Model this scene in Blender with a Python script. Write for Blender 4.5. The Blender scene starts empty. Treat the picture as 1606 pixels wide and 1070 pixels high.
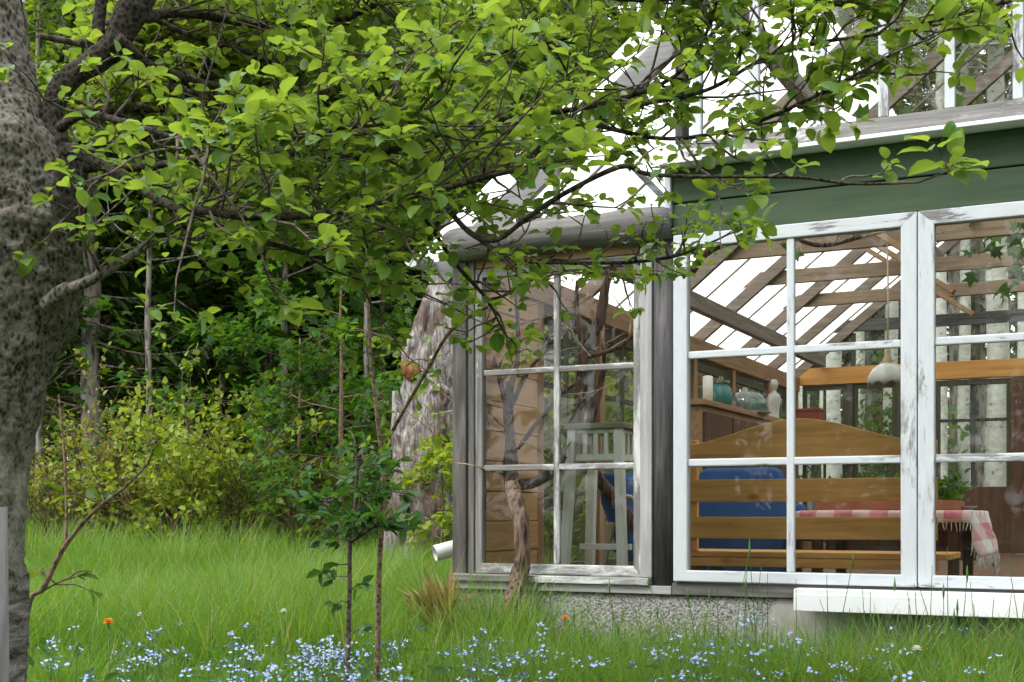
import bpy, math, random
import numpy as np
from mathutils import Vector, Matrix, noise

random.seed(7)
RNG = np.random.default_rng(7)
scene = bpy.context.scene
COL = scene.collection

# ------------------------------------------------------------------ camera, sky, sun, exposure
F = 2020.0                      # focal length in pixels of the 1606 px wide photograph
EYE = 0.85
cam_d = bpy.data.cameras.new("camera")
cam = bpy.data.objects.new("camera", cam_d)
COL.objects.link(cam)
cam.location = (0, 0, EYE)
cam.rotation_euler = (math.radians(90), 0, 0)
cam_d.sensor_width = 36
cam_d.lens = 36 * F / 1606
cam_d.shift_y = 270 / 1606
cam_d.clip_start = 0.05
cam_d.clip_end = 1000
scene.camera = cam

SUN_EL, SUN_AZ = 48.0, 240.0    # azimuth measured clockwise from +Y (camera looks along +Y)
world = bpy.data.worlds.new("World")
scene.world = world
world.use_nodes = True
wn = world.node_tree
for n in list(wn.nodes):
    wn.nodes.remove(n)
sky = wn.nodes.new("ShaderNodeTexSky")
sky.sky_type = 'NISHITA'
sky.sun_disc = False
sky.sun_elevation = math.radians(SUN_EL)
sky.sun_rotation = math.radians(SUN_AZ)
sky.air_density = 1.0
sky.dust_density = 3.0
hs = wn.nodes.new("ShaderNodeHueSaturation")
hs.inputs["Saturation"].default_value = 0.22
cloud = wn.nodes.new("ShaderNodeMixRGB")          # the even white cloud cover of an overcast day
cloud.blend_type = 'MIX'
cloud.inputs[0].default_value = 0.6
cloud.inputs[2].default_value = (21.0, 21.6, 22.4, 1)
bg = wn.nodes.new("ShaderNodeBackground")
bg.inputs["Strength"].default_value = 0.15
wo = wn.nodes.new("ShaderNodeOutputWorld")
wn.links.new(sky.outputs[0], hs.inputs["Color"])
wn.links.new(hs.outputs[0], cloud.inputs[1])
wn.links.new(cloud.outputs[0], bg.inputs["Color"])
wn.links.new(bg.outputs[0], wo.inputs["Surface"])

sun_d = bpy.data.lights.new("sun", 'SUN')
sun_d.energy = 1.7
sun_d.angle = math.radians(18)
sun_d.color = (1.0, 0.95, 0.87)
sun = bpy.data.objects.new("sun", sun_d)
COL.objects.link(sun)
_az, _el = math.radians(SUN_AZ), math.radians(SUN_EL)
_to_sun = Vector((math.sin(_az) * math.cos(_el), math.cos(_az) * math.cos(_el), math.sin(_el)))
sun.rotation_euler = _to_sun.to_track_quat('Z', 'Y').to_euler()

scene.view_settings.view_transform = 'Standard'
scene.view_settings.look = 'None'
scene.view_settings.exposure = 0.52
scene.view_settings.gamma = 1
scene.render.engine = 'CYCLES'
scene.cycles.use_denoising = True
scene.cycles.max_bounces = 8
scene.cycles.diffuse_bounces = 4
scene.cycles.transmission_bounces = 6
scene.cycles.transparent_max_bounces = 24
scene.cycles.caustics_reflective = False
scene.cycles.caustics_refractive = False
scene.cycles.sample_clamp_indirect = 6

# ------------------------------------------------------------------ frames of reference
def P(px, py, D):
    """the place at distance D that the photograph shows at (px, py)"""
    return Vector((D * (px - 803) / F, D, EYE + D * (805 - py) / F))

_th = math.atan2(2020, 4096)
CS, SN = math.cos(_th), math.sin(_th)
OX, OY = 0.756, 5.94            # foot of the post between the two bays of the front wall
ROT = -_th                      # the greenhouse: local x along the front, local y into the house

def B(u, v, z):
    return Vector((OX + u * CS + v * SN, OY - u * SN + v * CS, z))

def UZ(px, py, v):
    """(u, z) on the plane v of the greenhouse"""
    dx = (px - 803) / F
    Y = (v + OX * SN + OY * CS) / (dx * SN + CS)
    X = Y * dx
    return (X - OX) * CS - (Y - OY) * SN, EYE + Y * (805 - py) / F

def L(px, py, v):
    u, z = UZ(px, py, v)
    return Vector((u, v, z))

# ------------------------------------------------------------------ mesh helpers
class MB:
    def __init__(s):
        s.v, s.f, s.m = [], [], []
    def add(s, vs, fs, mi=0):
        o = len(s.v)
        s.v.extend([tuple(p) for p in vs])
        for q in fs:
            s.f.append([o + i for i in q]); s.m.append(mi)
    def box(s, x0, x1, y0, y1, z0, z1, mi=0):
        vs = [(x, y, z) for x in (x0, x1) for y in (y0, y1) for z in (z0, z1)]
        s.add(vs, [(0, 1, 3, 2), (4, 6, 7, 5), (0, 4, 5, 1), (2, 3, 7, 6), (0, 2, 6, 4), (1, 5, 7, 3)], mi)
    def bar(s, p0, p1, w, h, up=(0, 0, 1), w1=None, h1=None, mi=0):
        p0, p1 = Vector(p0), Vector(p1)
        d = (p1 - p0).normalized()
        upv = Vector(up)
        side = d.cross(upv)
        if side.length < 1e-4:
            side = d.cross(Vector((1, 0, 0)))
        side.normalize()
        upv = side.cross(d).normalized()
        w1 = w if w1 is None else w1
        h1 = h if h1 is None else h1
        vs = []
        for p, a, b in ((p0, w, h), (p1, w1, h1)):
            for i, j in ((-1, -1), (1, -1), (1, 1), (-1, 1)):
                vs.append(p + side * (i * a / 2) + upv * (j * b / 2))
        s.add(vs, [(3, 2, 1, 0), (4, 5, 6, 7), (0, 1, 5, 4), (1, 2, 6, 5), (2, 3, 7, 6), (3, 0, 4, 7)], mi)
    def tube(s, pts, rads, n=8, knob=0.0, kscale=3.0, cap=True, mi=0, kz=1.0):
        pts = [Vector(p) for p in pts]
        o = len(s.v)
        ref = None
        for i, p in enumerate(pts):
            a = pts[max(0, i - 1)]; b = pts[min(len(pts) - 1, i + 1)]
            d = (b - a)
            d = d.normalized() if d.length > 1e-9 else Vector((0, 0, 1))
            if ref is None:
                ref = d.cross(Vector((0.31, 0.87, 0.12)))
                if ref.length < 1e-3:
                    ref = d.cross(Vector((1, 0, 0)))
            ref = (ref - d * ref.dot(d)).normalized()
            bi = d.cross(ref)
            for k in range(n):
                t = 2 * math.pi * k / n
                q = ref * math.cos(t) + bi * math.sin(t)
                r = rads[i]
                if knob:
                    pp = (p + q * r) * kscale; pp.z *= kz
                    r = r * (1 + knob * noise.noise(pp) + 0.5 * knob * noise.noise(pp * 2.7) + 0.3 * knob * noise.noise(pp * 6.1) + (0.22 * knob * noise.noise(pp * 14.3) if n > 40 else 0))
                s.v.append(tuple(p + q * r))
        m = len(pts)
        for i in range(m - 1):
            for k in range(n):
                k2 = (k + 1) % n
                s.f.append([o + i * n + k, o + i * n + k2, o + (i + 1) * n + k2, o + (i + 1) * n + k]); s.m.append(mi)
        if cap:
            s.f.append([o + k for k in range(n)][::-1]); s.m.append(mi)
            s.f.append([o + (m - 1) * n + k for k in range(n)]); s.m.append(mi)
    def lathe(s, c, prof, n=20, mi=0):
        c = Vector(c); o = len(s.v)
        for r, z in prof:
            for k in range(n):
                t = 2 * math.pi * k / n
                s.v.append((c.x + r * math.cos(t), c.y + r * math.sin(t), c.z + z))
        for i in range(len(prof) - 1):
            for k in range(n):
                k2 = (k + 1) % n
                s.f.append([o + i * n + k, o + i * n + k2, o + (i + 1) * n + k2, o + (i + 1) * n + k]); s.m.append(mi)
    def build(s, name, mat, parent=None, smooth=False, bevel=0.0):
        me = bpy.data.meshes.new(name)
        me.from_pydata(s.v, [], s.f)
        mats = mat if isinstance(mat, (list, tuple)) else [mat]
        for m in mats:
            me.materials.append(m)
        if len(mats) > 1:
            me.polygons.foreach_set("material_index", s.m)
        if smooth:
            me.polygons.foreach_set("use_smooth", [True] * len(me.polygons))
        me.update()
        o = bpy.data.objects.new(name, me)
        COL.objects.link(o)
        if parent:
            o.parent = parent
        if bevel:
            b = o.modifiers.new("edge", 'BEVEL'); b.width = bevel; b.segments = 2; b.limit_method = 'ANGLE'
        return o

def tag(o, label=None, cat=None, group=None, kind=None):
    if label: o["label"] = label
    if cat: o["category"] = cat
    if group: o["group"] = group
    if kind: o["kind"] = kind
    return o

def thing(name, label, cat, loc=(0, 0, 0), rotz=0.0, group=None):
    o = bpy.data.objects.new(name, None)
    o.empty_display_size = 0.2
    COL.objects.link(o)
    o.location = loc; o.rotation_euler = (0, 0, rotz)
    return tag(o, label, cat, group)

def copy_tree(o, parent=None):
    c = o.copy(); COL.objects.link(c); c.parent = parent
    for ch in list(o.children):
        copy_tree(ch, c)
    return c

def spline(ctrl, n=6):
    """Catmull-Rom through control rows (any width)"""
    c = np.array(ctrl, float)
    c = np.vstack([2 * c[0] - c[1], c, 2 * c[-1] - c[-2]])
    out = []
    for i in range(1, len(c) - 2):
        for k in range(n):
            t = k / n
            out.append(0.5 * (2 * c[i] + (c[i + 1] - c[i - 1]) * t + (2 * c[i - 1] - 5 * c[i] + 4 * c[i + 1] - c[i + 2]) * t * t
                              + (-c[i - 1] + 3 * c[i] - 3 * c[i + 1] + c[i + 2]) * t ** 3))
    out.append(c[-2])
    return np.array(out)

def np_mesh(name, verts, faces_flat, sizes, mat, parent=None, smooth=True, attrs=None, mi=None):
    """fast mesh from numpy arrays"""
    me = bpy.data.meshes.new(name)
    me.vertices.add(len(verts))
    me.vertices.foreach_set("co", np.asarray(verts, np.float32).ravel())
    me.loops.add(len(faces_flat))
    me.loops.foreach_set("vertex_index", np.asarray(faces_flat, np.int32))
    me.polygons.add(len(sizes))
    starts = np.concatenate([[0], np.cumsum(sizes)[:-1]]).astype(np.int32)
    me.polygons.foreach_set("loop_start", starts)
    me.polygons.foreach_set("loop_total", np.asarray(sizes, np.int32))
    if smooth:
        me.polygons.foreach_set("use_smooth", np.ones(len(sizes), bool))
    for m in (mat if isinstance(mat, (list, tuple)) else [mat]):
        me.materials.append(m)
    if mi is not None:
        me.polygons.foreach_set("material_index", np.asarray(mi, np.int32))
    for k, a in (attrs or {}).items():
        at = me.attributes.new(k, 'FLOAT', 'POINT')
        at.data.foreach_set("value", np.asarray(a, np.float32))
    me.update(calc_edges=True)
    o = bpy.data.objects.new(name, me)
    COL.objects.link(o)
    if parent:
        o.parent = parent
    return o

def unit(a):
    return a / np.maximum(np.linalg.norm(a, axis=-1, keepdims=True), 1e-9)

# leaf outlines: rows of (x across, y along, z out of the plane), then faces
def leaf_full():
    st = [(0.12, 0.22), (0.32, 0.36), (0.58, 0.37), (0.84, 0.23)]
    v = [(0, -0.28, 0.03), (0.0, 0.0, 0)]
    for t, w in st:
        dz = -0.20 * t * t
        v += [(-w, t, dz + 0.36 * w), (0, t + 0.02, dz), (w, t, dz + 0.36 * w)]
    v.append((0, 1.0, -0.24))
    f = [(1, 3, 2), (1, 4, 3)]
    for i in range(3):
        a = 2 + 3 * i
        f += [(a, a + 1, a + 4, a + 3), (a + 1, a + 2, a + 5, a + 4)]
    a = 11
    f += [(a, a + 1, 14), (a + 1, a + 2, 14)]
    # stalk
    v += [(0.018, -0.28, 0.03), (0.018, 0.0, 0)]
    f += [(0, 15, 16, 1)]
    return np.array(v), f

def leaf_mid():
    v = [(0, 0, 0), (-0.28, 0.35, 0.1), (0, 0.4, -0.02), (0.28, 0.35, 0.1), (-0.2, 0.72, 0.02), (0.2, 0.72, 0.02), (0, 1, -0.16)]
    f = [(0, 2, 1), (0, 3, 2), (1, 2, 6, 4), (2, 3, 5, 6)]
    return np.array(v), f

def leaf_small():
    v = [(0, 0, 0), (-0.3, 0.45, 0.06), (0, 1, -0.08), (0.3, 0.45, 0.06)]
    return np.array(v), [(0, 3, 2, 1)]

def leaf_lobed():
    # a five-pointed maple-like leaf
    v = [(0, 0, 0), (-0.42, 0.12, -0.04), (-0.22, 0.34, 0.02), (-0.52, 0.62, -0.08), (-0.18, 0.62, 0.02), (0, 1, -0.12),
         (0.18, 0.62, 0.02), (0.52, 0.62, -0.08), (0.22, 0.34, 0.02), (0.42, 0.12, -0.04)]
    f = [(0, 2, 1), (0, 4, 3, 2), (0, 6, 5, 4), (0, 8, 7, 6), (0, 9, 8)]
    return np.array(v), f

def needle():
    v = [(-0.09, 0, 0), (0.09, 0, 0), (0.13, 0.5, -0.05), (0.0, 1.0, -0.16), (-0.13, 0.5, -0.05)]
    return np.array(v), [(0, 1, 2, 3, 4)]

def scatter(name, tmpl, pos, axis, nrm, size, mat, parent=None, width=1.0, rnd=None):
    tv, tf = tmpl
    pos = np.asarray(pos, float); N = len(pos)
    axis = unit(np.asarray(axis, float))
    nrm = np.asarray(nrm, float)
    side = unit(np.cross(axis, nrm))
    nn = np.cross(side, axis)
    size = np.broadcast_to(np.asarray(size, float), (N,))[:, None, None]
    V = pos[:, None, :] + size * (side[:, None, :] * tv[None, :, 0:1] * width + axis[:, None, :] * tv[None, :, 1:2] + nn[:, None, :] * tv[None, :, 2:3])
    nv = len(tv)
    flat = np.concatenate([np.array(q) for q in tf])
    sizes = np.array([len(q) for q in tf])
    faces = (flat[None, :] + (np.arange(N) * nv)[:, None]).ravel()
    if rnd is None:
        rnd = RNG.random(N)
    attrs = {"rnd": np.repeat(rnd, nv), "lx": np.tile(tv[:, 0], N), "ly": np.tile(tv[:, 1], N)}
    return np_mesh(name, V.reshape(-1, 3), faces, np.tile(sizes, N), mat, parent, True, attrs)

# ------------------------------------------------------------------ materials
class Mat:
    def __init__(s, name):
        s.m = bpy.data.materials.new(name)
        s.m.use_nodes = True
        s.t = s.m.node_tree
        s.b = s.t.nodes["Principled BSDF"]
        s.out = s.t.nodes["Material Output"]
        s._c = None
    def n(s, typ, **kw):
        nd = s.t.nodes.new(typ)
        for k, v in kw.items():
            setattr(nd, k, v)
        return nd
    def lk(s, a, b):
        s.t.links.new(a, b)
    def coord(s, scale=(1, 1, 1), loc=(0, 0, 0)):
        if s._c is None:
            s._c = s.n("ShaderNodeTexCoord")
        mp = s.n("ShaderNodeMapping")
        mp.inputs["Scale"].default_value = scale
        mp.inputs["Location"].default_value = loc
        s.lk(s._c.outputs["Object"], mp.inputs["Vector"])
        return mp.outputs[0]
    def noise(s, scale=5, detail=4, rough=0.6, vec=None, dist=0.0):
        nd = s.n("ShaderNodeTexNoise")
        nd.inputs["Scale"].default_value = scale
        nd.inputs["Detail"].default_value = detail
        nd.inputs["Roughness"].default_value = rough
        nd.inputs["Distortion"].default_value = dist
        s.lk(vec if vec is not None else s.coord(), nd.inputs["Vector"])
        return nd.outputs["Fac"]
    def voro(s, scale=5, vec=None, feature='F1'):
        nd = s.n("ShaderNodeTexVoronoi", feature=feature)
        nd.inputs["Scale"].default_value = scale
        s.lk(vec if vec is not None else s.coord(), nd.inputs["Vector"])
        return nd.outputs["Distance"]
    def attr(s, name):
        nd = s.n("ShaderNodeAttribute"); nd.attribute_name = name
        return nd.outputs["Fac"]
    def ramp(s, fac, stops, interp='LINEAR'):
        nd = s.n("ShaderNodeValToRGB")
        cr = nd.color_ramp
        cr.interpolation = interp
        while len(cr.elements) > len(stops):
            cr.elements.remove(cr.elements[-1])
        while len(cr.elements) < len(stops):
            cr.elements.new(0.5)
        for e, (p, c) in zip(cr.elements, stops):
            e.position = p
            e.color = (c, c, c, 1) if isinstance(c, (int, float)) else (*c, 1)
        s.lk(fac, nd.inputs[0])
        return nd.outputs[0]
    def mix(s, fac, a, b, mode='MIX'):
        nd = s.n("ShaderNodeMixRGB", blend_type=mode)
        for i, x in ((0, fac), (1, a), (2, b)):
            if isinstance(x, (int, float)):
                nd.inputs[i].default_value = x if i == 0 else (x, x, x, 1)
            elif isinstance(x, tuple):
                nd.inputs[i].default_value = (*x, 1)
            else:
                s.lk(x, nd.inputs[i])
        return nd.outputs[0]
    def math(s, op, a, b=0.0):
        nd = s.n("ShaderNodeMath", operation=op)
        for i, x in ((0, a), (1, b)):
            if isinstance(x, (int, float)):
                nd.inputs[i].default_value = x
            else:
                s.lk(x, nd.inputs[i])
        return nd.outputs[0]
    def bump(s, h, strength=0.4, dist=0.01):
        nd = s.n("ShaderNodeBump")
        nd.inputs["Strength"].default_value = strength
        nd.inputs["Distance"].default_value = dist
        s.lk(h, nd.inputs["Height"])
        s.lk(nd.outputs[0], s.b.inputs["Normal"])
        return nd.outputs[0]
    def fin(s, col=None, rough=0.8, spec=0.3, metal=0.0):
        if col is not None:
            if isinstance(col, tuple):
                s.b.inputs["Base Color"].default_value = (*col, 1)
            else:
                s.lk(col, s.b.inputs["Base Color"])
        if isinstance(rough, (int, float)):
            s.b.inputs["Roughness"].default_value = rough
        else:
            s.lk(rough, s.b.inputs["Roughness"])
        s.b.inputs["Specular IOR Level"].default_value = spec
        s.b.inputs["Metallic"].default_value = metal
        return s.m

AX = {'x': (1, 14, 14), 'y': (14, 1, 14), 'z': (14, 14, 1)}

def wood(name, axis, c0, c1, c2, scale=2.2, rough=0.75, bump=0.35, spec=0.25):
    m = Mat(name)
    vec = m.coord(AX[axis])
    g = m.noise(scale, 6, 0.65, vec, 0.6)
    big = m.noise(1.6, 3, 0.5)
    col = m.ramp(g, [(0.25, c0), (0.5, c1), (0.75, c2)])
    col = m.mix(m.ramp(big, [(0.3, 0.0), (0.75, 0.45)]), col, c0)
    fine = m.noise(scale * 6, 4, 0.7, vec)
    m.bump(m.mix(0.5, g, fine), bump, 0.006)
    return m.fin(col, rough, spec)

def peeling(name, axis, paint, thr=0.60, soft=0.03, w0=(0.10, 0.09, 0.08), w1=(0.28, 0.26, 0.23)):
    """painted wood, the paint flaking off along the grain"""
    m = Mat(name)
    sc = {'x': (1, 5, 5), 'y': (5, 1, 5), 'z': (5, 5, 1)}[axis]
    g = m.noise(2.4, 6, 0.65, m.coord(AX[axis]), 0.5)
    bare = m.ramp(g, [(0.3, w0), (0.7, w1)])
    p1 = m.noise(3.2, 8, 0.72, m.coord(sc, (3.1, 1.7, 0.4)), 0.3)
    p2 = m.noise(0.9, 2, 0.5, m.coord((1, 1, 1), (5, 2, 1)))
    msk = m.mix(0.3, p1, p2)
    msk = m.ramp(msk, [(thr - soft, 1.0), (thr + soft, 0.0)])
    dirt = m.noise(9, 5, 0.7, m.coord(sc))
    pc = m.mix(m.ramp(dirt, [(0.35, 0.0), (0.8, 0.55)]), paint, tuple(x * 0.72 for x in paint))
    col = m.mix(msk, bare, pc)
    m.bump(m.mix(0.35, msk, g), 0.5, 0.004)
    return m.fin(col, 0.65, 0.3)

def bark(name, dark, light, lichen=None, scale=14, stretch=(1, 1, 0.35), lich_thr=0.55, bump=0.9, lich_scale=6.0, bands=0.0):
    m = Mat(name)
    v1 = m.noise(scale, 7, 0.7, m.coord(stretch), 0.8)
    v2 = m.voro(scale * 1.6, m.coord(stretch))
    h = m.mix(0.4, v1, v2)
    mid = tuple(a * .6 + b * .4 for a, b in zip(dark, light))
    col = m.ramp(h, [(0.30, dark), (0.44, mid), (0.50, light), (0.66, tuple(min(1, x * 1.25) for x in light))])
    if lichen:
        l1 = m.noise(lich_scale, 8, 0.75, m.coord((1, 1, 1), (2, 4, 1)))
        l2 = m.noise(1.4, 2, 0.5, m.coord((1, 1, 1), (7, 4, 1)))
        col = m.mix(m.ramp(m.mix(0.35, l1, l2), [(lich_thr - 0.04, 0.0), (lich_thr + 0.06, 0.9)]), col, lichen)
    if bands:
        sp = m.n("ShaderNodeSeparateXYZ"); m.lk(m.coord(), sp.inputs[0])
        low = m.ramp(m.math('ADD', sp.outputs[2], m.math('MULTIPLY', m.math('SUBTRACT', m.noise(7, 6, .7), .5), 1.1)), [(bands - .38, 0.85), (bands + .22, 0.0)])
        bn = m.noise(12, 6, 0.7, m.coord((1, 1, 4), (3, 3, 3)), 0.9)
        bc_ = m.ramp(bn, [(0.38, (0.02, 0.017, 0.015)), (0.50, (0.17, 0.155, 0.14)), (0.7, (0.36, 0.34, 0.32))])
        col = m.mix(low, col, bc_)
        h = m.mix(low, h, bn)
    m.bump(h, bump, 0.02)
    return m.fin(col, 0.9, 0.15)

def leafmat(name, stops, transl=0.45, rough=0.42, spec=0.45, veins=False, tcol=1.25):
    m = Mat(name)
    r = m.attr("rnd")
    col = m.ramp(r, stops)
    pn = m.noise(28, 3, 0.6)
    col = m.mix(m.ramp(pn, [(0.3, 0.0), (0.75, 0.4)]), col, m.mix(0.6, col, (0.02, 0.05, 0.01)))
    if veins:
        ly, lx = m.attr("ly"), m.attr("lx")
        a = m.math('ABSOLUTE', lx)
        ph = m.math('MULTIPLY', m.math('SUBTRACT', ly, m.math('MULTIPLY', a, 0.8)), 44.0)
        s = m.math('SINE', ph)
        vein = m.math('MAXIMUM', m.math('MULTIPLY', m.math('GREATER_THAN', s, 0.8), 0.13), m.math('MULTIPLY', m.math('LESS_THAN', a, 0.016), 0.45))
        col = m.mix(vein, col, m.mix(0.5, col, (0.32, 0.42, 0.16)))
        m.bump(m.noise(60, 3, 0.6), 0.25, 0.003)
    if veins:       # the underside of an apple leaf is paler and greyer
        ge = m.n("ShaderNodeNewGeometry")
        col = m.mix(ge.outputs["Backfacing"], col, m.mix(0.35, col, (0.20, 0.26, 0.14)))
    m.fin(col, rough, spec)
    tr = m.n("ShaderNodeBsdfTranslucent")
    tc = m.mix(1.0, col, (tcol * 1.25, tcol * 1.1, 0.45), 'MULTIPLY')
    m.lk(tc, tr.inputs["Color"])
    mx = m.n("ShaderNodeMixShader")
    mx.inputs[0].default_value = transl
    m.lk(m.b.outputs[0], mx.inputs[1]); m.lk(tr.outputs[0], mx.inputs[2])
    m.lk(mx.outputs[0], m.out.inputs["Surface"])
    return m.m

def glassmat(name, tint=(0.97, 0.985, 0.975), dirt=0.10, dirt_col=(0.45, 0.46, 0.42)):
    m = Mat(name)
    t = m.t
    tp = m.n("ShaderNodeBsdfTransparent"); tp.inputs[0].default_value = (*tint, 1)
    gl = m.n("ShaderNodeBsdfGlossy"); gl.inputs["Roughness"].default_value = 0.02
    fr = m.n("ShaderNodeFresnel"); fr.inputs[0].default_value = 1.45
    wv = m.noise(3.0, 2, 0.5)
    bp = m.n("ShaderNodeBump"); bp.inputs["Strength"].default_value = 0.12; bp.inputs["Distance"].default_value = 0.01
    m.lk(wv, bp.inputs["Height"]); m.lk(bp.outputs[0], gl.inputs["Normal"])
    mx = m.n("ShaderNodeMixShader")
    m.lk(fr.outputs[0], mx.inputs[0]); m.lk(tp.outputs[0], mx.inputs[1]); m.lk(gl.outputs[0], mx.inputs[2])
    df = m.n("ShaderNodeBsdfDiffuse"); df.inputs[0].default_value = (*dirt_col, 1)
    dn = m.noise(5, 6, 0.75)
    dn2 = m.noise(1.3, 2, 0.5)
    dm = m.ramp(m.mix(0.4, dn, dn2), [(0.38, 0.0), (0.7, dirt * 1.6)])
    m2 = m.n("ShaderNodeMixShader")
    m.lk(dm, m2.inputs[0]); m.lk(mx.outputs[0], m2.inputs[1]); m.lk(df.outputs[0], m2.inputs[2])
    m.lk(m2.outputs[0], m.out.inputs["Surface"])
    t.nodes.remove(m.b)
    return m.m

def sheetmat(name):
    """translucent ribbed roof sheet, grimy in streaks down the slope"""
    m = Mat(name)
    tp = m.n("ShaderNodeBsdfTransparent"); tp.inputs[0].default_value = (0.97, 0.97, 0.95, 1)
    tl = m.n("ShaderNodeBsdfTranslucent")
    st = m.noise(2.2, 5, 0.7, m.coord((0.5, 16, 0.5)))
    cl = m.ramp(st, [(0.32, (0.72, 0.69, 0.63)), (0.5, (0.96, 0.95, 0.92))])
    m.lk(cl, tl.inputs[0])
    mx = m.n("ShaderNodeMixShader")
    m.lk(m.ramp(st, [(0.3, 0.95), (0.5, 0.88)]), mx.inputs[0])
    m.lk(tp.outputs[0], mx.inputs[1]); m.lk(tl.outputs[0], mx.inputs[2])
    gl = m.n("ShaderNodeBsdfGlossy"); gl.inputs["Roughness"].default_value = 0.2
    m2 = m.n("ShaderNodeMixShader"); m2.inputs[0].default_value = 0.05
    m.lk(mx.outputs[0], m2.inputs[1]); m.lk(gl.outputs[0], m2.inputs[2])
    m.lk(m2.outputs[0], m.out.inputs["Surface"])
    m.t.nodes.remove(m.b)
    return m.m

M = {}
WHITE = (0.53, 0.56, 0.59)
for ax in 'xyz':
    M['white_' + ax] = peeling("white_paint_" + ax, ax, WHITE, 0.565, 0.025, (0.10, 0.10, 0.10), (0.34, 0.34, 0.34))
    M['worn_' + ax] = peeling("worn_paint_" + ax, ax, (0.62, 0.63, 0.62), 0.43, 0.05, (0.09, 0.086, 0.082), (0.28, 0.27, 0.26))
    M['grey_' + ax] = wood("weathered_wood_" + ax, ax, (0.06, 0.056, 0.054), (0.155, 0.147, 0.14), (0.30, 0.285, 0.27))
    M['greypale_' + ax] = wood("pale_weathered_wood_" + ax, ax, (0.22, 0.215, 0.22), (0.36, 0.355, 0.36), (0.50, 0.49, 0.50))
    M['dark_' + ax] = wood("dark_old_wood_" + ax, ax, (0.025, 0.023, 0.024), (0.075, 0.07, 0.072), (0.17, 0.163, 0.163))
    M['timber_' + ax] = wood("aged_pine_timber_" + ax, ax, (0.20, 0.115, 0.06), (0.36, 0.22, 0.12), (0.48, 0.32, 0.19))
    M['rafter_' + ax] = wood("grey_rafter_timber_" + ax, ax, (0.10, 0.08, 0.065), (0.20, 0.165, 0.135), (0.32, 0.27, 0.22))
    M['pine_' + ax] = wood("orange_pine_" + ax, ax, (0.44, 0.19, 0.04), (0.62, 0.31, 0.075), (0.72, 0.41, 0.13), 1.6, 0.5, 0.15, 0.4)
    M['brown_' + ax] = wood("brown_stained_wood_" + ax, ax, (0.07, 0.035, 0.018), (0.13, 0.07, 0.04), (0.20, 0.115, 0.07))
    M['olive_' + ax] = wood("olive_painted_wood_" + ax, ax, (0.05, 0.052, 0.035), (0.09, 0.09, 0.06), (0.15, 0.145, 0.10))
M['post'] = wood("brown_grey_post", 'z', (0.03, 0.026, 0.025), (0.10, 0.088, 0.082), (0.22, 0.20, 0.19))
M['tie'] = wood("dusty_tie_timber", 'x', (0.16, 0.115, 0.075), (0.28, 0.21, 0.145), (0.40, 0.31, 0.22))
M['plank'] = wood("tan_wall_planks", 'y', (0.42, 0.23, 0.09), (0.58, 0.35, 0.16), (0.68, 0.45, 0.24))
M['stand'] = peeling("grey_green_paint", 'z', (0.80, 0.82, 0.75), 0.70, 0.03)
M['stand_top'] = wood("mossy_stand_top", 'x', (0.14, 0.15, 0.08), (0.24, 0.25, 0.15), (0.36, 0.36, 0.25))

for ax in 'xz':      # knots in the bench boards
    m = Mat("knotty_pine_" + ax)
    vec = m.coord(AX[ax])
    g = m.noise(1.6, 6, 0.65, vec, 0.6)
    col = m.ramp(g, [(0.28, (0.46, 0.20, 0.045)), (0.5, (0.66, 0.34, 0.085)), (0.75, (0.76, 0.45, 0.15))])
    kv = m.voro(3.1, m.coord((1, 1, 2.0) if ax == 'x' else (2, 2, 1), (.3, .2, .7)))
    col = m.mix(m.ramp(kv, [(0.05, 0.85), (0.14, 0.0)]), col, (0.22, 0.08, 0.025))
    st = m.noise(3, 3, .5)
    col = m.mix(m.ramp(st, [(.45, 0.0), (.75, .35)]), col, (0.42, 0.20, 0.07))
    m.bump(g, .15, .003)
    M['knotty_' + ax] = m.fin(col, 0.5, 0.35)
# green boards
m = Mat("green_painted_boards")
g1 = m.noise(2.5, 6, 0.65, m.coord((1, 12, 12)))
g2 = m.noise(1.1, 3, 0.6)
cg = m.ramp(g1, [(0.3, (0.030, 0.052, 0.028)), (0.7, (0.058, 0.090, 0.050))])
cg = m.mix(m.ramp(g2, [(0.4, 0.0), (0.8, 0.5)]), cg, (0.085, 0.115, 0.07))
m.bump(g1, 0.3, 0.004)
M['green'] = m.fin(cg, 0.75, 0.2)

# pebbly render of the foundation, with smoother pale patches
m = Mat("pebbledash_concrete")
v = m.voro(85)
nz = m.noise(40, 6, 0.75)
h = m.mix(0.5, v, nz)
rough_c = m.ramp(h, [(0.26, (0.06, 0.058, 0.054)), (0.42, (0.20, 0.196, 0.186)), (0.6, (0.36, 0.355, 0.34))])
smooth_c = m.ramp(m.noise(6, 5, 0.6), [(0.3, (0.28, 0.265, 0.24)), (0.7, (0.42, 0.405, 0.375))])
patch = m.ramp(m.noise(1.6, 4, 0.55, m.coord((1, 1, 0.6), (0.4, 0, 0))), [(0.56, 0.0), (0.60, 1.0)])
cc = m.mix(patch, rough_c, smooth_c)
sepz = m.n('ShaderNodeSeparateXYZ'); m.lk(m.coord(), sepz.inputs[0])
moss = m.ramp(m.math('SUBTRACT', m.noise(5, 7, 0.7, m.coord((1, 1, .6), (3, 3, 3))), m.math('MULTIPLY', m.math('SUBTRACT', sepz.outputs[2], .32), .9)), [(0.50, 0.0), (0.70, 0.7)])
cc = m.mix(moss, cc, (0.16, 0.17, 0.10))
m.bump(m.mix(patch, h, 0.5), 0.8, 0.012)
M['concrete'] = m.fin(cc, 0.95, 0.15)

M['glass'] = glassmat("old_window_glass", dirt=0.010)
M['glass_clean'] = glassmat("front_window_glass", dirt=0.010)
M['glass_back'] = glassmat("grimy_glass", (0.72, 0.75, 0.69), 0.13, (0.42, 0.44, 0.38))
M['sheet'] = sheetmat("roof_sheet")

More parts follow.
